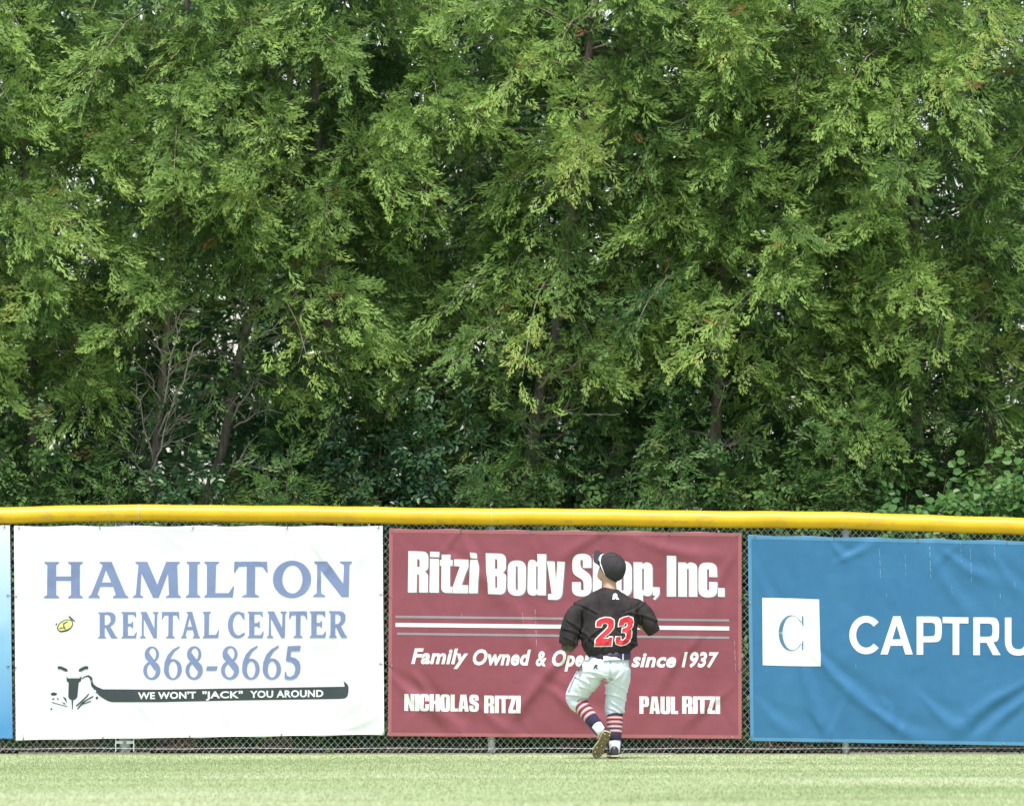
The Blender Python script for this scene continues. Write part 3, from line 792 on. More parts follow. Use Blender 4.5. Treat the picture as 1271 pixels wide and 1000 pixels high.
imp = {}
imp['N'] = (5.3, [[[(0,0),(2,0),(3.3,4.6),(3.3,0),(5.3,0),(5.3,10),(3.4,10),(2,5.6),(2,10),(0,10)]]])
imp['I'] = (2.3, [[[(0,0),(2.2,0),(2.2,10),(0,10)]]])
imp['C'] = (5.1, [[rp([(0,-.1,2),(5,-.1,2),(5,4.1),(2.95,4.1),(2.95,1.7,.3),(2.15,1.7,.3),(2.15,8.3,.3),(2.95,8.3,.3),(2.95,5.9),(5,5.9),(5,10.1,2),(0,10.1,2)])]])
imp['H'] = (5.3, [[[(0,0),(2.1,0),(2.1,3.9),(3.1,3.9),(3.1,0),(5.2,0),(5.2,10),(3.1,10),(3.1,5.6),(2.1,5.6),(2.1,10),(0,10)]]])
imp['O'] = (5.2, [[rp([(0,-.1,2.1),(5.1,-.1,2.1),(5.1,10.1,2.1),(0,10.1,2.1)]), rp([(2.15,1.6,.4),(2.95,1.6,.4),(2.95,8.4,.4),(2.15,8.4,.4)])]])
imp['L'] = (3.8, [[[(0,0),(2.1,0),(2.1,8.2),(3.7,8.2),(3.7,10),(0,10)]]])
imp['A'] = (5.6, [[[(1.2,0),(4.2,0),(5.5,10),(3.4,10),(3.2,8.3),(2.2,8.3),(2.1,10),(0,10)],[(2.7,2.4),(3.05,6.6),(2.35,6.6)]]])
imp['S'] = (5.0, [[rp([(0,-.1,2.2),(4.8,-.1,2.2),(4.8,3.4),(2.75,3.4),(2.75,1.6,.3),(2.1,1.6,.3),(2.1,3.2,.8),(4.85,5.0,1.2),(4.85,10.1,2.2),(0,10.1,2.2),(0,6.4),(2.1,6.4),(2.1,8.4,.3),(2.8,8.4,.3),(2.8,6.3,.8),(0,4.8,1.2)])]])
imp['R'] = (5.3, [[rp([(0,0),(5,0,1.6),(5,4.9,1.0),(4.2,5.3),(5,5.8,.9),(5.05,10),(3,10),(3,6.2,.3),(2.1,6.0),(2.1,10),(0,10)]), rp([(2.1,1.7),(2.95,1.7,.3),(2.95,4.4,.3),(2.1,4.4)])]])
imp['T'] = (4.6, [[[(0,0),(4.5,0),(4.5,1.9),(3.3,1.9),(3.3,10),(1.2,10),(1.2,1.9),(0,1.9)]]])
imp['Z'] = (4.0, [[[(0,0),(3.9,0),(3.9,1.9),(2.2,8.1),(3.9,8.1),(3.9,10),(0,10),(0,8.1),(1.7,1.9),(0,1.9)]]])
imp['P'] = (5.1, [[rp([(0,0),(4.9,0,1.7),(4.9,6.1,1.7),(2.1,6.1),(2.1,10),(0,10)]), rp([(2.1,1.7),(2.85,1.7,.3),(2.85,4.5,.3),(2.1,4.5)])]])
imp['U'] = (5.3, [[rp([(0,0),(2.1,0),(2.1,8.4,.4),(3.0,8.4,.4),(3.0,0),(5.1,0),(5.1,10.1,1.9),(0,10.1,1.9)])]])

def place(glyph, x0, x1, ytop, ybot, slope=0.0, wunits=None):
    """scale a glyph (height 10) into a box; slope = fall of the line of type to the right"""
    if wunits is None: wunits = max(p[0] for sh in glyph for c in sh for p in c)
    out = []
    for sh in glyph:
        out.append([[(x0 + (x1-x0)*p[0]/wunits, ytop + (ybot-ytop)*p[1]/10 + slope*((x1-x0)*p[0]/wunits)) for p in c] for c in sh])
    return out
def imp_word(word, x0, x1, ytop, ybot, drop=0.0):
    ws = [imp[c][0] for c in word]; tot = sum(ws); x = x0; out = []
    for c, w_ in zip(word, ws):
        wd = (x1-x0)*w_/tot; sl = drop/(x1-x0)
        out += place(imp[c][1], x, x+wd*.945, ytop + sl*(x-x0), ybot + sl*(x-x0), sl); x += wd
    return out
def scr_poly(pts, ox, oy, sc, n=5):
    return [(ox + x/sc, oy + y/sc) for x, y in rp(pts, n)]
def builtin_word(word, x0, x1, ytop, ybase, bold=.02, shear=0.0, drop=0.0):
    """Blender's built-in letters as filled shapes, fitted between x0 and x1 with capitals from ytop to ybase"""
    cu = bpy.data.curves.new('t', 'FONT'); cu.body = word; cu.size = 1; cu.fill_mode = 'FRONT'; cu.resolution_u = 3; cu.offset = bold
    cu.shear = shear; cu.dimensions = '2D'; cu.space_character = 1.0 + bold * 1.6
    ob = bpy.data.objects.new('t', cu); C.objects.link(ob)
    dg = bpy.context.evaluated_depsgraph_get(); me = bpy.data.meshes.new_from_object(ob.evaluated_get(dg), depsgraph=dg)
    P = [(v.co.x, v.co.y) for v in me.vertices]; polys = [list(f.vertices) for f in me.polygons]
    bpy.data.objects.remove(ob); bpy.data.curves.remove(cu); bpy.data.meshes.remove(me)
    xa = min(p[0] for p in P); xb = max(p[0] for p in P); fx = (x1-x0)/(xb-xa); fy = (ybase-ytop)/(CAPH + 2*bold)
    def tr(p):
        X = x0 + (p[0]-xa)*fx; return (X, ybase - (p[1]+bold)*fy + drop*(X-x0)/(x1-x0))
    return [[[tr(P[i]) for i in f]] for f in polys]
def builtin_caph():
    cu = bpy.data.curves.new('t', 'FONT'); cu.body = 'H'; ob = bpy.data.objects.new('t', cu); C.objects.link(ob)
    dg = bpy.context.evaluated_depsgraph_get(); me = bpy.data.meshes.new_from_object(ob.evaluated_get(dg), depsgraph=dg)
    h = max(v.co.y for v in me.vertices); bpy.data.objects.remove(ob); bpy.data.curves.remove(cu); bpy.data.meshes.remove(me); return h
CAPH = builtin_caph()

# ---- 1 pale blue banner cut by the left edge
b0 = Banner((-440, 651), (12.5, 651), (16, 917), (-440, 919), [(-40, 800, 12, 770, 9, .012), (-60, 700, -10, 900, 12, .015), (-300, 660, -200, 900, 14, .02)], 1.7)
t = thing('banner', 'plain banner fading from white to sky blue, cut off by the left frame edge', 'banner', W(-220, 919), 'advertising banners tied to the fence')
b0.cloth(t, m_sky, m_sky); b0.ties(t, [-400, -250, -100, 6])

# ---- 2 white rental banner
b1 = Banner((17.5, 652), (475, 652), (477, 912), (20, 919),
            [(425, 905, 475, 878, 7, .022), (268, 690, 345, 790, 7, .006), (420, 690, 360, 780, 6, .005), (475, 660, 430, 720, 6, .006), (90, 700, 60, 820, 9, .004), (140, 655, 150, 700, 6, .005)], 3.1)
t = thing('banner', 'white vinyl banner lettered HAMILTON RENTAL CENTER in periwinkle blue', 'banner', W(247, 919), 'advertising banners tied to the fence')
b1.cloth(t, m_white, m_hem_w); b1.ties(t, [24, 124, 240, 357, 470])
# HAMILTON
Z1 = lambda x: 50 + x/6.25
Z2 = lambda x: 240 + x/6.25
sh = []
for ch, a, b_ in (('H', Z1(28), Z1(332)), ('A', Z1(370), Z1(685)), ('M', Z1(720), Z1(1092)), ('I', Z1(1130), Z1(1243)), ('L', Z2(86), Z2(318)), ('T', Z2(316), Z2(578)), ('O', Z2(618), Z2(915)), ('N', Z2(930), Z2(1232))):
    sh += place(ser[ch], a, b_, 697 - (a-55)*.0016, 742 - (a-55)*.0052)
b1.prints('lettering', sh, m_print_blue, t)
sh = []
for ch, a, b_ in (('R', 122, 146), ('E', 151, 170.3), ('N', 174, 197), ('T', 201, 223), ('A', 225, 248.5), ('L', 252, 272), ('C', 283, 304), ('E', 307.5, 327.5), ('N', 331.5, 355.8), ('T', 359, 381.5), ('E', 384.5, 405), ('R', 408.5, 431)):
    sh += place(ser[ch], a, b_, 759.2 - (a-122)*.004, 791.8 - (a-122)*.004)
b1.prints('lettering', sh, m_print_blue, t)
sh = []
for ch, a, b_ in (('8', 178, 199.5), ('6', 203.5, 226), ('8', 230.5, 252), ('-', 256, 270.5), ('8', 274.5, 297), ('6', 300.5, 322.5), ('6', 326, 349), ('5', 353, 373.5)):
    sh += place(ser[ch], a, b_, 802 - (a-178)*.005, 843 - (a-178)*.005)
b1.prints('lettering', sh, m_print_blue, t)
# black hose that becomes the slogan bar
S8 = 808/105
def c8(pts, n=5): return scr_poly(pts, 45, 755, S8, n)
bar = rp([(114.5,846),(119,851,3),(128,854.8),(200,855.2),(300,853.6),(428,851.6),(426.5,844.5),(433,850,4),(432,866,8),(420,866.8),(300,868.5),(200,870.6),(136,870.8,6),(122,862,4)])
hose = [[(101.6,841.4),(106,838.2),(110.5,837.3),(114.6,840.0),(115.6,845.0),(117.2,851.5),(120.5,853),(118,856),(113.5,850.8),(112.6,845.0),(111.6,841.4),(109.6,839.4),(106.4,839.8),(102.2,842.6)]]
b1.prints('slogan_bar', [[bar], hose], m_print_black, t)
for args in (("WE WON'T", 171.5, 243.5, 858.6, 867.2, .03, 0, -.9), ('"JACK"', 251.5, 301.5, 857.6, 866.2, .03, 0, -.5), ("YOU AROUND", 310.5, 401.5, 856.8, 865.5, .03, 0, -1.2)):
    b1.prints('slogan_lettering', builtin_word(*args), m_print_white, t, lift=.0036, dz=0)
# jackhammer with its flying chips and the hard hat above it
jh = [[c8([(275,560,25),(345,575,15),(360,575,10),(435,560,25),(430,600,18),(408,655),(300,655),(280,610,20)])],]
body = [[c8([(292,640),(306,665),(410,665),(436,640),(430,690),(408,705),(395,845,10),(372,868,8),(356,872),(352,960),(345,960),(338,870),(318,862,8),(308,840,8),(312,705),(292,690)])],
        ]
chips = [[c8([(135,812,10),(165,795,12),(205,808,10),(190,828,12),(150,828,10)])], [c8([(150,858),(170,852),(178,864),(158,868)])], [c8([(196,854),(212,852),(220,868),(208,868)])], [c8([(134,955,6),(150,945,6),(160,957,6),(145,966,6)])],
         [c8([(255,835),(285,852),(300,900),(275,868)])], [c8([(150,888),(296,930),(298,937),(152,896)])], [c8([(245,888),(275,900),(286,916),(265,906)])],
         [c8([(378,925),(480,832),(500,808),(508,812),(488,842),(392,930)])], [c8([(390,955),(440,890),(520,842),(550,828),(545,842),(470,884),(400,958)])], [c8([(440,905),(525,876),(524,886),(442,915)])],
         [c8([(565,850,12),(582,832,10),(600,850,12),(578,866,10)])], [c8([(566,798,8),(578,788,8),(588,798,8),(575,806,8)])]]
handles = [[c8([(205,548,12),(240,548,8),(300,575),(305,600),(285,600),(235,575),(208,575,10)])], [c8([(500,548,12),(465,548,8),(410,575),(405,600),(425,600),(470,575),(498,575,10)])]]
b1.prints('jackhammer_picture', body + chips + handles, m_print_black, t)
b1.prints('jackhammer_housing', jh, m_print_grey if False else m_hem_w, t, lift=.0030)
hat_o = [[c8([(195,190,20),(215,140,30),(280,100,30),(345,105,25),(358,150,25),(335,190,20),(300,215,20),(230,228,20)])], [c8([(308,75),(322,70),(372,118),(368,126),(330,100)])], [c8([(185,150),(192,138),(202,140),(195,162)])]]
b1.prints('hard_hat_outline', hat_o, m_print_black, t)
b1.prints('hard_hat_picture', [[c8([(206,190,16),(222,146,26),(282,108,26),(338,112,22),(350,150,22),(325,184,18),(298,198,16),(232,214,16)])]], m_print_yellow, t, lift=.0032)
b1.prints('hard_hat_ribs', [[c8([(222,186),(262,176),(258,140),(300,118),(304,124),(268,148),(272,176),(286,192),(278,196),(262,184),(224,194)])]], m_print_black, t, lift=.0044)

# ---- 3 maroon banner
b2 = Banner((483, 655), (920.5, 660), (920.5, 917.5), (481.5, 914),
            [(572, 660, 640, 760, 8, .014), (640, 740, 700, 860, 9, .018), (482, 835, 545, 885, 7, .022), (525, 850, 570, 912, 8, .024), (700, 815, 655, 870, 8, .018), (660, 862, 630, 905, 7, .012),
             (690, 860, 760, 905, 9, .02), (860, 800, 800, 880, 8, .012), (910, 690, 880, 760, 7, .014), (790, 668, 900, 690, 8, .012), (560, 690, 600, 720, 6, .010), (745, 662, 690, 700, 7, .012), (900, 860, 840, 912, 7, .012), (600, 880, 640, 914, 7, .015)], 5.3)
t = thing('banner', 'faded maroon banner lettered Ritzi Body Shop, behind the ball player', 'banner', W(701, 917), 'advertising banners tied to the fence')
b2.cloth(t, m_maroon, m_hem_m); b2.ties(t, [488, 572, 658, 742, 830, 914])
def z3(pts): return scr_poly(pts, 500, 675, 1271/210)
def z4(pts): return scr_poly(pts, 700, 675, 1271/210)
big = [
 [z3([(42,52),(192,56,45),(192,188,28),(165,205),(190,224,25),(188,362),(122,362),(122,228,10),(106,226),(104,362),(38,362)]), z3([(108,112),(126,114,6),(126,170,6),(107,172)])],
 [z3([(205,56),(275,58),(273,98),(204,96)])], [z3([(204,108),(272,112),(270,364),(200,362)])],
 [z3([(292,78),(358,78),(357,118),(376,119),(374,163),(355,163),(354,318),(374,320),(370,366),(288,364,40),(290,163),(277,162),(279,118),(291,118)])],
 [z3([(386,114),(494,116),(492,168),(442,306),(490,308),(487,368),(374,367),(378,312),(428,167),(385,165)])],
 [z3([(504,62),(554,70),(558,108),(508,104)])], [z3([(506,116),(560,118),(574,170,20),(562,368),(495,368)])],
 [z3([(622,68),(776,72,50),(774,195,25),(752,212),(778,230,25),(770,378,45),(640,374),(637,290),(626,200)]), z3([(692,112),(709,114,6),(709,184,6),(692,185)]), z3([(692,240),(709,240,6),(709,328,6),(694,328)])],
 [z3([(788,122,65),(926,122,65),(924,388,65),(786,384,65)]), z3([(848,165,7),(863,165,7),(863,345,7),(848,345,7)])],
 [z3([(1010,74),(1078,76),(1074,384),(1012,383),(1012,372),(985,388,15),(934,376,40),(940,120,45),(985,116,15),(1010,138)]), z3([(1001,166,5),(1013,166,5),(1012,340,5),(1001,340,5)])],
 [z3([(1082,128),(1140,130),(1151,270),(1160,130),(1218,132),(1196,392,30),(1165,419,20),(1090,416),(1090,374),(1118,372)])],
 [z4([(60,72,75),(208,72,75),(206,178),(142,178),(142,118,8),(122,118,8),(122,172,25),(206,235,35),(210,392,75),(60,392,75),(60,285),(126,285),(126,345,8),(148,345,8),(146,272,25),(64,222,35)])],
 [z4([(218,75),(285,75),(285,140),(320,126,20),(360,140,35),(358,387),(296,387),(294,178,6),(283,178,6),(283,387),(216,387)])],
 [z4([(370,127,65),(510,127,65),(510,392,65),(370,392,65)]), z4([(432,168,7),(448,168,7),(448,348,7),(432,348,7)])],
 [z4([(522,135),(588,137),(588,150),(620,134,12),(664,150,32),(666,374,32),(630,394,20),(592,380),(592,432),(524,430)]), z4([(586,182,5),(600,182,5),(600,346,5),(586,346,5)])],
 [z4([(668,322),(718,324),(718,380,20),(682,420,8),(668,410),(690,385),(668,385)])],
 [z4([(772,86),(842,88),(840,392),(772,392)])],
 [z4([(858,137),(918,138),(918,152),(948,134,12),(1000,150,35),(1001,394),(937,394),(937,185,6),(922,185,6),(922,394),(858,394)])],
 [z4([(1010,137,60),(1148,139,60),(1150,246),(1090,246),(1090,188,7),(1073,188,7),(1073,346,7),(1090,346,7),(1090,284),(1152,286),(1150,398,60),(1010,398,60)])],
 [z4([(1156,328),(1206,330),(1206,395),(1155,394)])],
]
b2.prints('lettering_shadow', [[[(x+1.3, y+1.3) for x, y in c] for c in s_] for s_ in big], m_print_shadow, t, lift=.0012, dz=.00005)
b2.prints('lettering', big, m_print_white, t, lift=.0027, dz=.00005)
def stripe(x0, y0, x1, y1, wd): return [[(x0, y0-wd/2), (x1, y1-wd/2), (x1, y1+wd/2), (x0, y0+wd/2)]]
b2.prints('white_stripe', [stripe(491, 775, 905, 779.5, 5)], m_print_white, t)
b2.prints('grey_stripe', [stripe(491, 765, 905, 769.5, 3)], m_print_grey, t); b2.prints('grey_stripe', [stripe(493, 786, 905, 791, 3)], m_print_grey, t)
fam = []
for wd, a, b_, yt, yb in (("Family", 510.4, 581, 804.0, 823.4), ("Owned", 587, 659, 805.2, 825), ("&", 665, 678.3, 807, 826), ("Operated", 685.5, 775, 806.5, 826.5), ("since", 783.6, 839, 809.0, 827.4), ("1937", 845.8, 892, 808.5, 827.5)):
    b2.prints('lettering', builtin_word(wd, a, b_, yt, yb, .036 if wd != '&' else .03, shear=.25, drop=.5), m_print_white, t, dz=0)
for wd in (("NICHOLAS", 502, 595, 860.5, 881.5, 1.2), ("RITZI", 601, 646.5, 862.5, 884.2, .3), ("PAUL", 793.5, 842, 863.5, 885, .5), ("RITZI", 846.5, 894, 863.5, 885, .3)):
    b2.prints('lettering', imp_word(*wd), m_print_white, t, dz=.00005)

# ---- 4 blue banner
b3 = Banner((928, 663), (1392, 673), (1392, 928), (931, 920),
            [(930, 680, 985, 790, 6, .012), (985, 770, 1030, 915, 7, .016), (1015, 815, 1100, 890, 8, .020), (1090, 885, 1150, 922, 8, .018), (1032, 672, 1048, 692, 5, .018), (1048, 692, 1085, 672, 5, .016), (1150, 672, 1200, 760, 7, .012), (1180, 690, 1230, 720, 7, .012),
             (1268, 850, 1180, 915, 8, .018), (1271, 870, 1215, 920, 7, .014), (1240, 700, 1271, 740, 7, .01), (1150, 870, 1190, 905, 7, .012), (940, 870, 990, 915, 8, .010), (1300, 700, 1350, 860, 9, .02)], 7.9)
t = thing('banner', 'blue banner with a white square C logo and large white CAPTRUST lettering', 'banner', W(1160, 924), 'advertising banners tied to the fence')
b3.cloth(t, m_blue, m_hem_b); b3.ties(t, [936, 1034, 1140, 1250, 1385])
b3.prints('logo_square', [[[(946, 741.5), (980, 742), (1016.5, 743.5), (1017, 770), (1018.5, 826.5), (980, 826), (946.5, 825)]]], m_print_white, t, lift=.0020)
cg = [[arcband(981.8, 785.2, 15.5, 22.2, 12.3, 21.2, 37, 323, 40, 1.7, 0)], [[(995.4,764.2),(996.9,764.2),(997.1,776.5),(996.2,776.5),(994.9,771.5)]], [[(995.4,806.3),(996.9,806.3),(997.1,794),(996.2,794),(994.9,799)]]]
b3.prints('logo_letter', cg, m_print_logo, t, lift=.0036)
def z8(pts): return scr_poly(pts, 935, 730, 1271/336)
S8b = 1271/336; lw = 31/S8b
def P8(x, y): return (935 + x/S8b, 730 + y/S8b)
cap = []
cx, cy = P8(529, 218)
cap.append([arcband(cx, cy, 79/S8b, 90/S8b, 47/S8b, 59/S8b, 42, 318, 36)])
cap.append([z8([(656,130),(690,130),(748,309),(713,309),(701,268),(643,268),(630,309),(596,309)]), z8([(672,172),(692,238),(652,238)])])
cap.append([z8([(766,131),(835,131,0),(884,133,45),(884,250,45),(830,252),(797,252),(797,310),(766,310)]), z8([(797,160),(832,160),(853,163,20),(853,222,20),(830,224),(797,224)])])
cap.append([z8([(888,133),(1009,135),(1009,164),(966,163),(966,311),(935,311),(935,163),(888,162)])])
cap.append([z8([(1032,135),(1100,135,0),(1153,137,45),(1153,245,40),(1126,252),(1160,312),(1124,312),(1094,254),(1063,254),(1063,312),(1032,312)]), z8([(1063,164),(1100,164),(1122,166,22),(1122,224,22),(1098,226),(1063,226)])])
cap.append([z8([(1180,136),(1211,136),(1211,285,38),(1275,285,38),(1275,137),(1306,137),(1306,315,75),(1180,315,75)])])
cap.append([z8([(1425,150,20),(1330,125,60),(1325,235,40),(1395,240,20),(1398,285,20),(1335,285,20),(1325,265),(1310,290),(1330,318,30),(1430,318,60),(1430,212,40),(1358,208,20),(1358,165,20),(1400,165,10),(1412,178)])])
cap.append([z8([(1442,138),(1563,140),(1563,169),(1520,168),(1520,316),(1489,316),(1489,168),(1442,167)])])
b3.prints('lettering', cap, m_print_white, t)

# scratches and dribbles down the cloth
def marks(bn, par, lst, mat):
    rg = random.Random(4)
    for (x, y0, y1, wd) in lst:
        y = y0
        while y < y1:
            e = min(y1, y + rg.uniform(1.5, 8)); bn.prints('scratch', [[[(x-wd*.3, y), (x+wd*.3, y), (x+wd*.22+.4, e), (x-wd*.22+.4, e)]]], mat, par, dz=0); y = e + rg.uniform(.5, 5); x += .3
m_mark_b = vinyl('pale_dribble', (.22, .37, .50)); m_mark_m = vinyl('pale_scratch', (.50, .36, .36))
marks(b3, t, [(1091, 681, 717, .9), (1123, 688, 714, .7), (1153.5, 678, 718, 1.1), (1204, 681, 722, .9), (1234, 678, 695, .8), (1241, 736, 742, 1.0), (1181, 728, 736, .8), (1100, 736, 742, .8), (1062, 824, 829, .8), (1192, 674, 698, .6), (1259, 722, 730, .7)], m_mark_b)
tm = [o for o in C.objects if o.get('category') == 'banner' and 'maroon' in o['label']][0]
marks(b2, tm, [(648.5, 760, 776, .8), (664, 756, 802, .9), (911.5, 795, 832, .7), (573, 760, 768, .6), (742, 697, 712, .6)], m_mark_m)
# ------------------------------------------------------------------ ball player
PY = -2.0
def Q(px, py, y=0.0):
    """survey grid to metres at the player's distance; y = depth about his middle (minus: towards the camera)"""
    k = PXM * 90.0 / (90.0 + PY)
    return Vector(((px - CX) / k, PY + y, (941.0 - py) / k))
m_skin, nt, b = new_mat('skin', (.50, .29, .20), .5, .4); b.inputs['Subsurface Weight'].default_value = .08; b.inputs['Subsurface Radius'].default_value = (.02, .008, .004)
m_jersey, nt, b = new_mat('black_mesh_knit', (.022, .019, .020), .85, .15)
v = coords(nt); nt.links.new(ramp(nt, noise(nt, 9, 5, v), [(.35, (.022, .019, .021)), (.65, (.042, .034, .034))]), b.inputs['Base Color'])
bump(nt, b, noise(nt, 420, 2, v), .25, .002)
m_pants, nt, b = new_mat('white_knit_trousers', (.62, .64, .64), .75, .2)
v = coords(nt); nt.links.new(ramp(nt, noise(nt, 5, 5, v), [(.35, (.55, .585, .62)), (.65, (.63, .66, .69))]), b.inputs['Base Color'])
m_belt, _, _ = new_mat('purple_black_belt', (.035, .022, .075), .5)
m_cap, nt, b = new_mat('black_cap_wool', (.045, .040, .043), .9, .15)
m_hair, _, _ = new_mat('dark_brown_hair', (.025, .015, .010), .6)
m_red, _, _ = new_mat('red_twill', (.52, .018, .028), .7); m_wtw, _, _ = new_mat('white_twill', (.74, .72, .70), .7)
m_sock_k, _, _ = new_mat('navy_sock', (.020, .016, .045), .9); m_sock_r, _, _ = new_mat('red_sock_stripe', (.42, .14, .14), .9); m_sock_w, _, _ = new_mat('white_sock', (.68, .68, .69), .9)
m_shoe, _, _ = new_mat('black_cleat_upper', (.025, .022, .026), .45); m_sole = noisy('tan_cleat_sole', (.20, .155, .075), (.09, .075, .045), 30, .6, .4); m_soletop, _, _ = new_mat('pale_gold_trim', (.62, .52, .30), .5)
m_lens, _, _b = new_mat('mirror_lens', (.35, .50, .52), .08); _b.inputs['Metallic'].default_value = .9
m_frame, _, _ = new_mat('white_sunglass_frame', (.70, .70, .72), .35)
m_glove = noisy('dark_olive_glove_leather', (.045, .038, .022), (.11, .09, .05), 12, .55, .4)
m_metal, _, _b = new_mat('cleat_metal', (.6, .6, .6), .3); _b.inputs['Metallic'].default_value = .9

def loft(rings, k=28, cap=True):
    """rings: (centre, half width, half depth, axis direction, front direction) -> verts, faces"""
    V, F = [], []
    for (c, rx, ry, ax, sx) in rings:
        ax = Vector(ax).normalized(); u = Vector(sx); u = (u - ax*u.dot(ax)).normalized(); v = ax.cross(u)
        for j in range(k):
            a = 2*math.pi*j/k; V.append(Vector(c) + u*(math.cos(a)*rx) + v*(math.sin(a)*ry))
    n = len(rings)
    for i in range(n-1):
        for j in range(k):
            j2 = (j+1) % k; F.append((i*k+j, i*k+j2, (i+1)*k+j2, (i+1)*k+j))
    if cap: F.append(tuple(range(k))[::-1]); F.append(tuple((n-1)*k+j for j in range(k)))
    return V, F
def limb(pts, k=20, sx=(1, 0, 0)):
    """pts: (point, half width, half depth)"""
    P = [Vector(p[0]) for p in pts]; rings = []
    for i, p in enumerate(pts):
        ax = P[min(i+1, len(P)-1)] - P[max(i-1, 0)]
        rings.append((P[i], p[1], p[2], ax, sx))
    return loft(rings, k)
def spline(pts, n=4):
    """Catmull-Rom through (point, w, d) so that limbs curve smoothly"""
    out = []; m = len(pts)
    vec = [np.array([*p[0], p[1], p[2]], float) for p in pts]
    for i in range(m-1):
        a, b_, c, d = vec[max(i-1, 0)], vec[i], vec[i+1], vec[min(i+2, m-1)]
        for k in range(n):
            t = k/n
            q = .5*((2*b_) + (c-a)*t + (2*a-5*b_+4*c-d)*t*t + (3*b_-a-3*c+d)*t**3); out.append((Vector(q[:3]), q[3], q[4]))
    q = vec[-1]; out.append((Vector(q[:3]), q[3], q[4])); return out
def fuse(name, pieces, voxel, smooth_it, mat, parent, disp=None):
    """join overlapping closed pieces into one continuous skin"""
    V, F = [], []
    for v_, f_ in pieces:
        n = len(V); V += [Vector(x) for x in v_]; F += [tuple(i+n for i in f) for f in f_]
    me = raw_mesh(name, [list(v) for v in V], F); ob = bpy.data.objects.new('tmp', me); C.objects.link(ob)
    m1 = ob.modifiers.new('r', 'REMESH'); m1.mode = 'VOXEL'; m1.voxel_size = voxel
    m2 = ob.modifiers.new('s', 'SMOOTH'); m2.iterations = smooth_it; m2.factor = .5
    dg = bpy.context.evaluated_depsgraph_get(); me2 = bpy.data.meshes.new_from_object(ob.evaluated_get(dg), depsgraph=dg)
    bpy.data.objects.remove(ob)
    if disp is not None:
        me2.update(); nn = [v.normal.copy() for v in me2.vertices]
        for v, n_ in zip(me2.vertices, nn): v.co += n_ * disp(v.co, n_)
    for v in me2.vertices: v.co -= parent.location
    me2.polygons.foreach_set("use_smooth", np.ones(len(me2.polygons), dtype=bool)); me2.materials.clear()
    me2.name = name; me2.update()
    return link(name, me2, mat, parent)

def fold(p, a, b_, wd, am):
    """one crease of cloth running from a to b (metres, seen in x and z)"""
    dx, dz = b_[0]-a[0], b_[1]-a[1]; L2 = dx*dx+dz*dz; L = math.sqrt(L2)
    t = ((p.x-a[0])*dx + (p.z-a[1])*dz)/L2; tc = max(0, min(1, t)); dl = (t-tc)*L
    dd = ((p.x-a[0])*dz - (p.z-a[1])*dx)/L + .05*L*math.sin(math.pi*tc)
    return am * math.exp(-(dl/(wd*2))**2) * (math.exp(-(dd/wd)**2) - .5*math.exp(-((dd-1.7*wd)/(1.2*wd))**2))
from mathutils import noise as mnoise
def qf(x0, y0, x1, y1, wd, am):
    a, b_ = Q(x0, y0), Q(x1, y1); return ((a.x, a.z), (b_.x, b_.z), wd, am)

root = thing('person', 'ball player from behind, black jersey 23, white trousers, striped socks, looking up', 'person', Q(755, 941))
# ---- body (skin): head, neck, trunk, arms with hands, legs: one continuous mesh
hd = Q(758, 705.5, .03)
fwd = Vector((-.62, .55, .56)).normalized()          # where the face looks: up and to the left, away from us
hup = Vector((.28, -.42, .86)); hup = (hup - fwd*hup.dot(fwd)).normalized(); hside = fwd.cross(hup)
def HP(f, s_, u): return hd + fwd*f + hside*s_ + hup*u
head_r = []
for (u, w_, d_, off) in ((-.125,.030,.035,.03),(-.115,.048,.058,.025),(-.09,.060,.078,.012),(-.05,.067,.088,.004),(0,.073,.094,0),(.045,.074,.095,-.004),(.08,.066,.084,-.006),(.105,.046,.058,-.006),(.118,.018,.024,-.006)):
    head_r.append((HP(off*1.05, 0, u*1.05), w_*1.05, d_*1.05, hup, hside))
pieces = [loft(head_r, 28)]
pieces.append(limb([(HP(-.015, 0, -.06), .052, .055), (Q(757, 733, .0), .056, .056), (Q(756, 748, -.0), .075, .066)]))
# nose, lips/brow, ears, eye sockets' ridge
pieces.append(limb([(HP(.088, 0, .022), .008, .010), (HP(.108, 0, -.012), .012, .012), (HP(.112, 0, -.028), .014, .012), (HP(.094, 0, -.034), .012, .010)], 10))
pieces.append(limb([(HP(.078, -.035, .034), .006, .008), (HP(.092, 0, .036), .008, .008), (HP(.078, .035, .034), .006, .008)], 8))
pieces.append(limb([(HP(.078, -.024, -.066), .005, .007), (HP(.092, 0, -.066), .007, .009), (HP(.078, .024, -.066), .005, .007)], 8))
pieces.append(limb([(HP(.082, -.02, -.098), .008, .010), (HP(.090, 0, -.102), .012, .014), (HP(.082, .02, -.098), .008, .010)], 8))
for s_ in (-1, 1):
    pieces.append(limb([(HP(-.006, s_*.074, .022), .009, .012), (HP(-.012, s_*.080, .004), .010, .016), (HP(-.004, s_*.074, -.028), .007, .009)], 10, (0, 1, 0)))
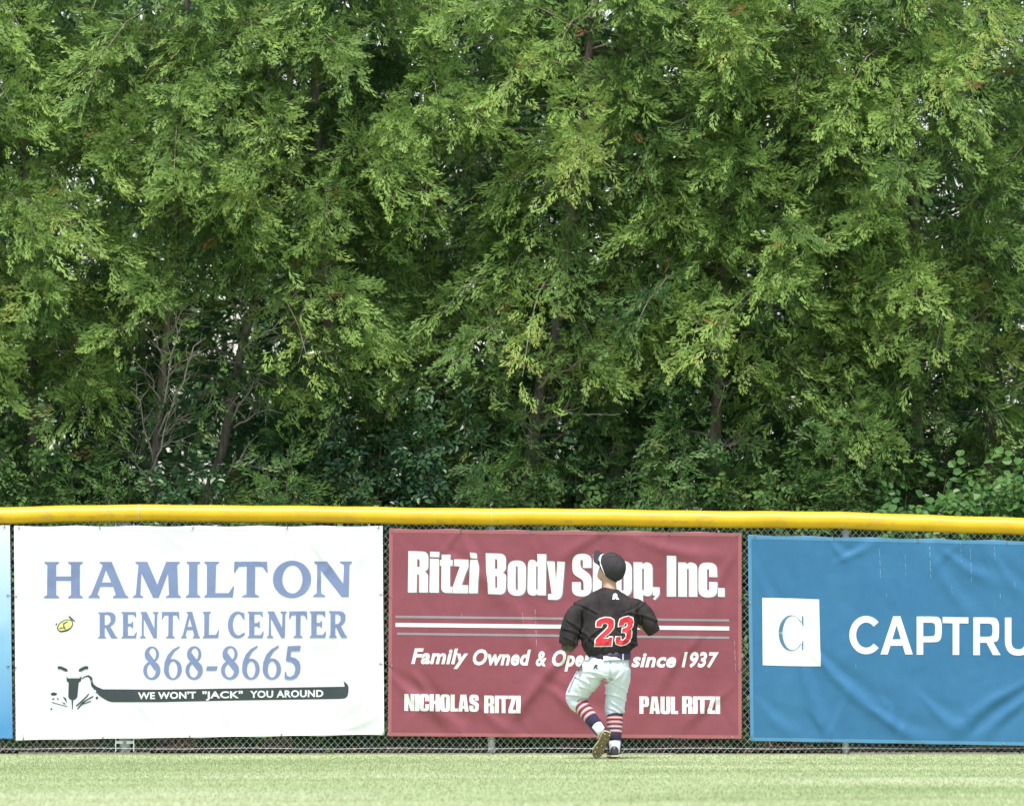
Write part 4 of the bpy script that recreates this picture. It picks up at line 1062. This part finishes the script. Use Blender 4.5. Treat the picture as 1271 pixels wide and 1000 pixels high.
# trunk under the clothes
pieces.append(limb([(Q(756, 742), .10, .07), (Q(756, 755), .17, .10), (Q(755, 785), .15, .10), (Q(756, 812), .135, .09), (Q(757, 830), .15, .10)], 24))
def hand(wr, el, palm_dir, curl, side_dir, s_):
    """palm, four fingers of unequal length and a thumb"""
    out = []; d = palm_dir.normalized(); nrm = side_dir.normalized(); nrm = (nrm - d*nrm.dot(d)).normalized(); lat = d.cross(nrm)
    out.append(limb([(wr, .026, .019), (wr + d*.035, .036, .017), (wr + d*.075, .041, .014), (wr + d*.09, .038, .012)], 14, lat))
    for i, (off, L, a) in enumerate(((-.030, .068, -.12), (-.010, .080, -.03), (.011, .076, .05), (.030, .060, .16))):
        p0 = wr + d*.078 + lat*off; dd = (d + lat*a).normalized(); pts = [(p0 - dd*.02, .0085, .0085), (p0, .0088, .0088)]
        q = p0; ang = curl*.4
        for seg, r_ in ((.45, .0082), (.32, .0076), (.23, .0066)):
            dr = (dd*math.cos(ang) + nrm*math.sin(ang)); q = q + dr*L*seg; pts.append((q, r_, r_)); ang += curl
        out.append(limb(pts, 8, lat))
    th = (d*.65 - lat*.75*s_ + nrm*.25).normalized(); p0 = wr + d*.02 - lat*.022*s_
    out.append(limb([(p0, .012, .012), (p0 + th*.035, .011, .011), (p0 + th*.058 + d*.006, .0095, .0095), (p0 + th*.074 + d*.016, .007, .007)], 8, lat))
    return out
# arms: elbows out to the sides, forearms reaching forward and in
shL, elL, wrL = Q(722, 756, .0), Q(706, 797, -.03), Q(725, 786, .24)
shR, elR, wrR = Q(792, 756, .0), Q(809, 779, .03), Q(786, 772, .26)
for sh_, el_, wr_, s_ in ((shL, elL, wrL, -1), (shR, elR, wrR, 1)):
    pieces.append(limb(spline([(sh_, .048, .050), ((sh_+el_)/2, .042, .042), (el_, .040, .042), (el_*.62+wr_*.38, .041, .043), (el_*.25+wr_*.75, .030, .030), (wr_, .026, .021)], 3), 16))
    fd = (wr_ - el_).normalized()
    pieces += hand(wr_, el_, fd + Vector((0, 0, .35)), .35, Vector((-s_, .2, .1)), s_)
hipL, knL, anL, toL = Q(741, 832, 0), Q(716, 866, .10), Q(746, 906, -.10), Q(737, 936, -.03)
hipR, knR, anR = Q(770, 832, 0), Q(763, 872, .07), Q(762.5, 925, -.02)
pieces.append(limb(spline([(hipL, .085, .09), ((hipL+knL)/2, .072, .075), (knL, .054, .056), (knL*.65+anL*.35, .040, .042), (anL, .026, .028), (anL + (toL-anL)*.3, .026, .026)], 3), 18))
pieces.append(limb(spline([(hipR, .085, .09), ((hipR+knR)/2, .072, .075), (knR, .054, .056), (knR*.65+anR*.35, .040, .042), (anR, .026, .028), (Q(762.5, 933, 0), .034, .04)], 3), 18))
fuse('body', pieces, .0055, 3, m_skin, root)

# ---- hair under the cap and at the nape
hr = [(HP(-.012, 0, u), w_, d_, hup, hside) for (u, w_, d_) in ((-.118, .022, .058), (-.10, .040, .078), (-.085, .052, .088), (-.07, .052, .088), (-.04, .068, .097), (0, .076, .101), (.05, .077, .100), (.09, .05, .07))]
hv, hf = loft(hr, 28)
bmh = bmesh.new(); [bmh.verts.new(v_) for v_ in hv]; bmh.verts.ensure_lookup_table(); [bmh.faces.new([bmh.verts[i] for i in f]) for f in hf]
bmesh.ops.bisect_plane(bmh, geom=bmh.verts[:]+bmh.edges[:]+bmh.faces[:], plane_co=HP(.030, 0, .0), plane_no=fwd + hup*-.45, clear_outer=True)
for v_ in bmh.verts:
    v_.co += Vector((mnoise.noise(v_.co*60), mnoise.noise(v_.co*60+Vector((9,0,0))), mnoise.noise(v_.co*60+Vector((0,9,0)))))*.003 - root.location
me = bpy.data.meshes.new('hair'); bmh.to_mesh(me); bmh.free(); me.polygons.foreach_set("use_smooth", [True]*len(me.polygons)); link('hair', me, m_hair, root)

# ---- cap: crown, peak, button, raised seams, eyelets
tilt = .26
cup = (hup - fwd*tilt).normalized(); cfw = (fwd + hup*tilt).normalized()
KC = 1.15
def CP(f, s_, u): return hd + hup*.020 - fwd*.010 + (cfw*f + hside*s_ + cup*u)*KC
rings = []
for i in range(13):
    a = i/12*R(88); rings.append((CP(.004*math.sin(a)*0, 0, .108*math.sin(a)*1.0 - .010), .086*KC*math.cos(a)**.75 + .001, .108*KC*math.cos(a)**.75 + .001, cup, hside))
cv, cf = loft([(CP(0, 0, -.030), .0835*KC, .104*KC, cup, hside)] + rings, 36, False)
cf.append(tuple(13*36 + j for j in range(36)))
cap_o = mesh('cap', [Vector(p) - root.location for p in cv], cf, m_cap, root, True, label='black baseball cap with sunglasses resting on the peak')
md = cap_o.modifiers.new('t', 'SOLIDIFY'); md.thickness = .003
mb = MB(); mb.tube([CP(0, 0, .094), CP(0, 0, .1035)], [.008, .005], 12); mb.build('button', m_cap, cap_o) if False else None
def sub(mbx, name, mat, par, smooth=True):
    V = [Vector(p) - root.location for p in mbx.V]; return mesh(name, V, mbx.F, mat, par, smooth)
mb = MB(); mb.tube([CP(0, 0, .092), CP(0, 0, .1035)], [.008, .005], 12); sub(mb, 'button', m_cap, cap_o)
for q in range(6):
    a = R(30 + 60*q); mb = MB(); pts = []
    for i in range(11):
        e = R(2 + 84*i/10); pts.append(CP(math.sin(a)*.1085*math.cos(e)**.75, math.cos(a)*.0865*math.cos(e)**.75, .109*math.sin(e) - .009))
    mb.tube(pts, .0012, 5); sub(mb, 'seam', m_cap, cap_o)
V, F = [], []
nu, nv = 17, 8
for i in range(nu):
    th = R(-62 + 124*i/(nu-1))
    for j in range(nv):
        t = j/(nv-1)
        f0, s0 = .104*math.cos(th), .083*math.sin(th)
        f1, s1 = .104*math.cos(th) + .082*math.cos(th)**.55, .083*math.sin(th)*(1-.06)
        f_, s_ = f0*(1-t)+f1*t, s0*(1-t)+s1*t
        V.append(CP(f_, s_, -.022 - .030*(s_/.083)**2*(.3+.7*t) - .010*t) - root.location)
for i in range(nu-1):
    for j in range(nv-1): F.append((i*nv+j, i*nv+j+1, (i+1)*nv+j+1, (i+1)*nv+j))
pk = mesh('peak', V, F, m_cap, cap_o, True); md = pk.modifiers.new('t', 'SOLIDIFY'); md.thickness = .004; md.offset = 0
# sunglasses perched above the peak: lenses and temple arms
sg = thing('x', '', '', (0,0,0)); bpy.data.objects.remove(sg)
mb = MB()
for s_ in (-1, 1):
    mb.tube([CP(.112, s_*.012, .012), CP(.104, s_*.045, .014), CP(.072, s_*.074, .008), CP(.045, s_*.086, .002)], [.006, .007, .007, .004], 8)
    mb.tube([CP(.045, s_*.088, .002), CP(.0, s_*.093, -.008), CP(-.040, s_*.088, -.022)], [.0045, .004, .003], 6)
sub(mb, 'sunglasses', m_frame, cap_o)
lens_parent = [o for o in C.objects if o.name.startswith('sunglasses')][0]
for s_ in (-1, 1):
    mb = MB(); mb.tube([CP(.1135, s_*.016, -.002), CP(.106, s_*.045, .000), CP(.076, s_*.076, -.004)], [.010, .0125, .008], 10)
    V = [Vector(p) - root.location for p in mb.V]; mesh('lens', V, mb.F, m_lens, cap_o, True)

# ---- jersey
JF = [qf(722,762,716,800,.007,-.012), qf(796,765,792,798,.006,-.012), qf(712,748,740,760,.008,.006), qf(800,748,775,762,.008,.006), qf(700,790,716,800,.006,.006), qf(735,775,728,800,.006,.007), qf(781,770,786,800,.007,.007), qf(735,745,722,790,.012,.006), qf(790,748,770,800,.014,.007), qf(745,742,740,790,.010,.004), qf(705,770,740,800,.010,.007), qf(780,760,815,770,.010,.006),
      qf(724,800,745,780,.009,.007), qf(790,800,765,785,.009,.007), qf(700,780,725,790,.010,.006), qf(770,745,782,790,.012,.005), qf(730,760,715,800,.012,.006), qf(745,806,760,790,.008,.005), qf(775,806,765,792,.008,.004)]
def jd(p, n_):
    h = 1.5*sum(fold(p, *f) for f in JF)
    h += .0045*mnoise.noise(Vector((p.x*16, p.y*12, p.z*7))) + .0025*mnoise.noise(Vector((p.x*34+3, p.y*30, p.z*22)))
    if p.z < Q(0, 796).z: h += .004*math.sin(p.x*95 + 2*mnoise.noise(p*9))*min(1, (Q(0, 796).z - p.z)/.03)
    return h
tor = [(Q(757.5, 730.0, .0), .066, .060), (Q(757, 733.5, .0), .098, .076), (Q(756.5, 739.5, .0), .168, .094), (Q(756, 749, -.005), .232, .110), (Q(756, 762, -.01), .240, .124), (Q(756, 778, -.01), .232, .132), (Q(756, 792, -.01), .226, .142), (Q(756, 802, -.01), .220, .144), (Q(756.5, 808.5, -.005), .190, .132), (Q(757, 812, 0), .150, .112)]
slL = [(Q(734, 752, 0), .060, .070), (Q(724, 753, 0), .068, .075), (Q(714, 763, -.005), .074, .082), (Q(709, 777, -.01), .082, .086), (Q(706.5, 790, -.02), .082, .080), (Q(705.5, 799, -.01), .078, .074)]
slR = [(Q(778, 751, 0), .060, .070), (Q(788, 752, 0), .066, .075), (Q(798, 760, .005), .072, .080), (Q(804, 770, .01), .072, .080), (Q(808, 778, .02), .064, .074), (Q(812, 784.5, .03), .058, .064)]
fuL = limb([(Q(706, 790, -.03), .070, .075), (Q(707, 789, .05), .070, .075), (Q(709, 787, .10), .066, .070)], 20)
fuR = limb([(Q(808, 777, .01), .055, .060), (Q(807, 775, .07), .060, .062), (Q(805, 773, .11), .056, .060)], 20)
jersey = fuse('jersey', [limb(spline(tor, 3), 40), limb(spline(slL, 3), 28), limb(spline(slR, 3), 28), fuL, fuR], .0075, 3, m_jersey, root, jd)
# ---- trousers
PF = [qf(733,840,760,846,.010,.008), qf(722,852,745,862,.009,.006), qf(768,838,752,850,.010,.008), qf(752,860,775,868,.010,.007), qf(705,862,730,866,.008,.005), qf(760,872,775,884,.009,.007), qf(716,840,735,852,.010,.006),
      qf(755,878,768,884,.008,.006), qf(757,820,757,842,.010,-.010), qf(765,850,778,858,.008,.005), qf(725,833,750,838,.008,.005)]
def pd(p, n_):
    h = 1.5*sum(fold(p, *f) for f in PF)
    return h + .004*mnoise.noise(Vector((p.x*18, p.y*14, p.z*20))) + .002*mnoise.noise(Vector((p.x*44+3, p.y*40, p.z*60)))
pel = limb(spline([(Q(757, 809, 0), .140, .108), (Q(756.5, 816, -.005), .155, .118), (Q(755, 824, -.012), .172, .130), (Q(754, 832, -.012), .178, .132), (Q(753, 838, -.005), .160, .115)], 3), 36)
tL = limb(spline([(Q(739, 828, 0), .105, .112), (Q(731, 840, .02), .108, .112), (Q(722, 852, .05), .098, .104), (Q(715, 864, .08), .086, .092), (Q(716, 872, .065), .070, .076), (Q(721, 877.5, .045), .056, .062)], 4), 28)
tR = limb(spline([(Q(768, 828, 0), .096, .115), (Q(767, 843, .015), .100, .112), (Q(765, 858, .04), .088, .100), (Q(763.5, 872, .055), .083, .088), (Q(762.5, 882, .05), .080, .080), (Q(762.5, 889, .04), .062, .064)], 4), 28)
pants = fuse('trousers', [pel, tL, tR], .0075, 5, m_pants, root, pd)
# belt, loops
def ring_band(name, c, rx, ry, z0, z1, mat, par, k=48, tilt_=0.0, yo=0.0):
    V, F = [], []
    for j in range(k):
        a = 2*math.pi*j/k
        for zz in (z0, z1): V.append(Vector((c.x + rx*math.cos(a), c.y + yo + ry*math.sin(a), zz)) - root.location)
    for j in range(k): j2 = (j+1) % k; F.append((2*j, 2*j2, 2*j2+1, 2*j+1))
    o = mesh(name, V, F, mat, par, True); md = o.modifiers.new('t', 'SOLIDIFY'); md.thickness = .004; md.offset = 1; return o
bc = Q(757, 815)
ring_band('belt', bc, .166, .136, Q(0, 818.5).z, Q(0, 809).z, m_belt, root)
for px in (735, 752, 773):
    x = Q(px, 0).x; dx = (x - bc.x)/.158; yy = bc.y - .142*math.sqrt(max(0, 1-dx*dx)) - .006
    mb = MB(); wd = .0058 if px != 752 else .045
    if px == 752:
        continue
    mb.box((x-wd, yy-.004, Q(0, 819).z), (x+wd, yy+.002, Q(0, 811).z)); sub(mb, 'belt_loop', m_pants, pants, False)

# ---- socks: rings of colour lofted along the shins
def sock(kn, an, r0, r1, bands, par, stretch=None):
    ax = (an - kn); n0 = None
    for (t0, t1, mat, ex) in bands:
        rings = []
        for i in range(4):
            t = t0 + (t1-t0)*i/3; rr_ = float(np.interp(t, [0, .25, .6, 1.0], [r0, r0*1.02, (r0+r1)*.5, r1])) + ex
            rings.append((kn + ax*t, rr_, rr_*1.05, ax, (1, 0, 0)))
        v_, f_ = loft(rings, 24, True); mesh('sock_band', [p - root.location for p in v_], f_, mat, par, True)
def bands(t0, t1, te, tw):
    out = [(t0, t0+.06, m_sock_k, .001)]; t = t0+.06; n = 4; st = (t1 - t)/(n*4)
    for i in range(n):
        out += [(t, t+st*1.1, m_sock_r, .0012), (t+st*1.1, t+st*1.7, m_sock_w, .0012), (t+st*1.7, t+st*2.9, m_sock_r, .0012), (t+st*2.9, t+st*4, m_sock_k, .0012)]; t += st*4
    out += [(t1, te, m_sock_k, .0008), (te, tw, m_sock_w, -.002)]
    return out
sL = link('sock', None, None, root); sR = link('sock', None, None, root)
sock(Q(716, 868, .075), Q(747, 909, -.10), .062, .044, bands(.06, .60, .78, 1.02), sL)
sock(Q(763, 878, .05), Q(763, 935, -.01), .064, .044, bands(.14, .58, .72, .98), sR)
# stirrup strips down the sides of the white sock
for par, a_, b_, r_ in ((sL, Q(716, 868, .075), Q(747, 909, -.10), .041), (sR, Q(763, 878, .05), Q(763, 935, -.01), .041)):
    ax = (b_ - a_).normalized(); u = Vector((1, 0, 0)); u = (u - ax*u.dot(ax)).normalized()
    for s_ in (-1, 1):
        mb = MB(); mb.tube([a_ + (b_-a_)*.70 + u*s_*(r_+.006), a_ + (b_-a_)*1.0 + u*s_*(r_)], [.012, .008], 8); sub(mb, 'stirrup_strap', m_sock_k, par)

# ---- shoes
def shoe(name, heel, toe, up, mat_u, sole_mat, par, lbl=None):
    """heel and toe on the sole line; up = away from the sole"""
    d = (toe - heel); L = d.length; d.normalize(); up = (up - d*up.dot(d)).normalized(); sd_ = d.cross(up)
    prof = [(-.02, .018, .05), (.0, .030, .085), (.08, .034, .095), (.2, .035, .085), (.38, .034, .066), (.55, .041, .055), (.75, .044, .042), (.9, .036, .032), (1.0, .018, .022)]
    rings = []
    for (t, w_, h) in prof: rings.append((heel + d*(L*t) + up*(h*.5 + .006), w_, h*.5, d, sd_))
    v_, f_ = loft(rings, 20); o = mesh(name, [p - root.location for p in v_], f_, mat_u, par, True, **({'label': lbl} if lbl else {}))
    V, F = [], []; out = [(-.03, .014), (-.01, .030), (.08, .037), (.25, .035), (.4, .033), (.6, .043), (.78, .046), (.92, .036), (1.02, .015)]
    pts = [(t, w_) for t, w_ in out] + [(t, -w_) for t, w_ in out[::-1]]
    for hh in (0.0, .012):
        for (t, w_) in pts: V.append(heel + d*(L*t) + sd_*w_ + up*hh - root.location)
    n = len(pts); F = [tuple(range(n))[::-1], tuple(range(n, 2*n))] + [(i, (i+1) % n, n+(i+1) % n, n+i) for i in range(n)]
    s_ = mesh('sole', V, F, sole_mat, o); 
    V2 = [Vector(v) for v in V]
    F2 = []; V3 = []
    for (t, w_) in pts: V3.append(heel + d*(L*t) + sd_*(w_*1.05) + up*.010 - root.location)
    for (t, w_) in pts: V3.append(heel + d*(L*t) + sd_*(w_*1.02) + up*.022 - root.location)
    F2 = [(i, (i+1) % n, n+(i+1) % n, n+i) for i in range(n)]
    mesh('trim', V3, F2, m_soletop, o)
    for (t, w_) in ((.06, .02), (.06, -.02), (.22, 0), (.62, .028), (.62, -.028), (.80, .026), (.80, -.026), (.93, 0), (.5, .0)):
        mb = MB(); c = heel + d*(L*t) + sd_*w_; mb.tube([c + up*.002, c - up*.010], [.006, .004], 8); sub(mb, 'stud', m_metal, o)
    return o
shoe('shoe', Q(754, 909, -.16), Q(739, 939.5, -.06), Vector((-.25, .95, .25)), m_shoe, m_sole, root, 'raised shoe showing its tan studded sole')
shoe('shoe', Q(763, 940, -.06), Q(759, 940, .22), Vector((0, 0, 1)), m_shoe, m_shoe, root, 'black shoe planted on the grass')
mb = MB()

# ---- things laid on the cloth by projecting straight onto it
def project(name, polys, target, mat, lift, par, step=.012, dz=0.0):
    me_t = target.data; bv = BVHTree.FromPolygons([v.co + root.location for v in me_t.vertices], [tuple(p.vertices) for p in me_t.polygons])
    bm = bmesh.new()
    for n, cs in enumerate(polys):
        flat = [[Vector((Q(x, y).x, Q(x, y).z, 0)) for x, y in c] for c in cs]; tris = tessellate_polygon(flat)
        vs_ = [bm.verts.new((v.x, v.y, n*dz)) for c in flat for v in c]
        for t in tris:
            try: bm.faces.new([vs_[i] for i in t])
            except ValueError: pass
    for ax in (0, 1):
        xs = [v.co[ax] for v in bm.verts]; g = math.ceil(min(xs)/step)*step; no = Vector((1,0,0)) if ax == 0 else Vector((0,1,0))
        while g < max(xs):
            bmesh.ops.bisect_plane(bm, geom=bm.verts[:]+bm.edges[:]+bm.faces[:], plane_co=no*g, plane_no=no); g += step
    for v in bm.verts:
        o_ = Vector((v.co.x, PY - 1.5, v.co.y)); h, n_, _i, _d = bv.ray_cast(o_, Vector((0, 1, 0)))
        y = h.y if h is not None else PY - .1
        v.co = Vector((v.co.x, y - lift - v.co.z, v.co.y)) - root.location
    bm.normal_update()
    for f in bm.faces:
        f.smooth = True
        if f.normal.y > 0: f.normal_flip()
    me = bpy.data.meshes.new(name); bm.to_mesh(me); bm.free(); return link(name, me, mat, par)
S7 = 1000/150
def z7(pts, n=4): return [(680 + x/S7, 670 + y/S7) for x, y in rp(pts, n)]
two = z7([(398,700),(402,672),(428,652),(470,640),(515,643),(543,660),(547,690),(540,728),(515,760),(478,790),(452,812),(500,812),(508,800),(533,803),(524,873),(388,876),(394,822),(425,790),(470,748),(495,722),(498,695),(478,684),(450,690),(440,716),(400,716)])
three = z7([(585,690),(596,655),(625,640),(665,630),(700,645),(706,675),(700,715),(680,735),(692,752),(688,800),(672,840),(640,862),(600,870),(565,858),(556,826),(562,800),(600,800),(602,826),(622,828),(645,808),(650,780),(640,762),(612,762),(616,730),(645,722),(660,705),(655,682),(634,684),(626,705),(584,712)])
def grow(poly, d):
    out = []; m = len(poly); ar = sum(poly[i-1][0]*poly[i][1]-poly[i][0]*poly[i-1][1] for i in range(m)); sg_ = 1 if ar > 0 else -1
    for i in range(m):
        a, b_, c = Vector(poly[i-1]), Vector(poly[i]), Vector(poly[(i+1) % m]); e1, e2 = (b_-a).normalized(), (c-b_).normalized()
        n1, n2 = Vector((e1.y, -e1.x))*sg_, Vector((e2.y, -e2.x))*sg_; nn = n1+n2
        nn = nn.normalized() if nn.length > .3 else n1
        k = 1/max(.6, nn.dot(n1)); out.append(tuple(b_ + nn*d*k))
    return out
project('number_border', [[grow(two, 1.1)]], jersey, m_wtw, .004, jersey); project('number_border', [[grow(three, 1.1)]], jersey, m_wtw, .004, jersey)
project('number', [[grow(two, -.15)]], jersey, m_red, .0075, jersey); project('number', [[grow(three, -.15)]], jersey, m_red, .0075, jersey)
project('maker_mark', [[z7([(532,492),(540,448),(555,440),(572,446),(574,470),(588,488),(586,493),(562,490),(556,470),(552,490)])]], jersey, m_wtw, .004, jersey)
project('maker_mark', [[[(736.2,829.5),(738.2,824.6),(741.2,824.2),(741.6,826.2),(740.0,827),(741.8,829.6),(740.4,829.8),(738.8,827.6),(737.6,829.8)]]], pants, m_belt, .003, pants)
# piping down the outer seam of the left trouser leg
project('piping', [[[(724.5,818),(725.4,818.3),(719,830),(711.5,846),(705.5,860),(704.6,859.6),(710.4,845.6),(717.8,829.6)]]], pants, m_print_grey, .003, pants)
# white tail of the trousers' waistband standing over the belt
project('waistband', [[[(748.5,819),(748.8,812.6),(770.5,812.2),(771,818.5)]]], pants, m_pants, .016, pants)
# ---- fielder's glove on the left hand
gw = wrL; gd = (wrL - elL).normalized() + Vector((0, 0, .35)); gd.normalize(); gn = Vector((1, .2, .1)); gn = (gn - gd*gn.dot(gd)).normalized(); gl = gd.cross(gn)
gp = [limb([(gw - gd*.02, .045, .034), (gw + gd*.04, .075, .042), (gw + gd*.10, .095, .045), (gw + gd*.15, .090, .036)], 20, gl)]
for i, (off, L, a) in enumerate(((-.072, .13, -.28), (-.036, .155, -.10), (.0, .16, .03), (.038, .15, .14))):
    p0 = gw + gd*.11 + gl*off; dd = (gd + gl*a).normalized()
    gp.append(limb([(p0, .022, .022), (p0 + dd*L*.5 + gn*.012, .021, .020), (p0 + dd*L*.85 + gn*.04, .018, .017), (p0 + dd*L + gn*.058, .012, .012)], 12, gl))
dd = (gd*.8 + gl*.75).normalized(); p0 = gw + gd*.06 + gl*.065
gp.append(limb([(p0, .026, .024), (p0 + dd*.06 + gn*.02, .024, .022), (p0 + dd*.12 + gn*.05, .014, .014)], 12, gl))
gp.append(limb([(gw + gd*.17 + gl*.075 + gn*.03, .014, .03), (gw + gd*.19 + gl*.115 + gn*.04, .016, .036)], 12, gl))
fuse('glove', gp, .006, 3, m_glove, root)
# dark compression sleeve showing at the left elbow
mb = MB(); cslv = [(Q(703, 800, -.04), .046), (Q(706, 803, .00), .048), (Q(712, 798, .08), .042)]
mb.tube([p for p, r_ in cslv], [r_ for p, r_ in cslv], 18); sub(mb, 'under_sleeve', m_glove, root)
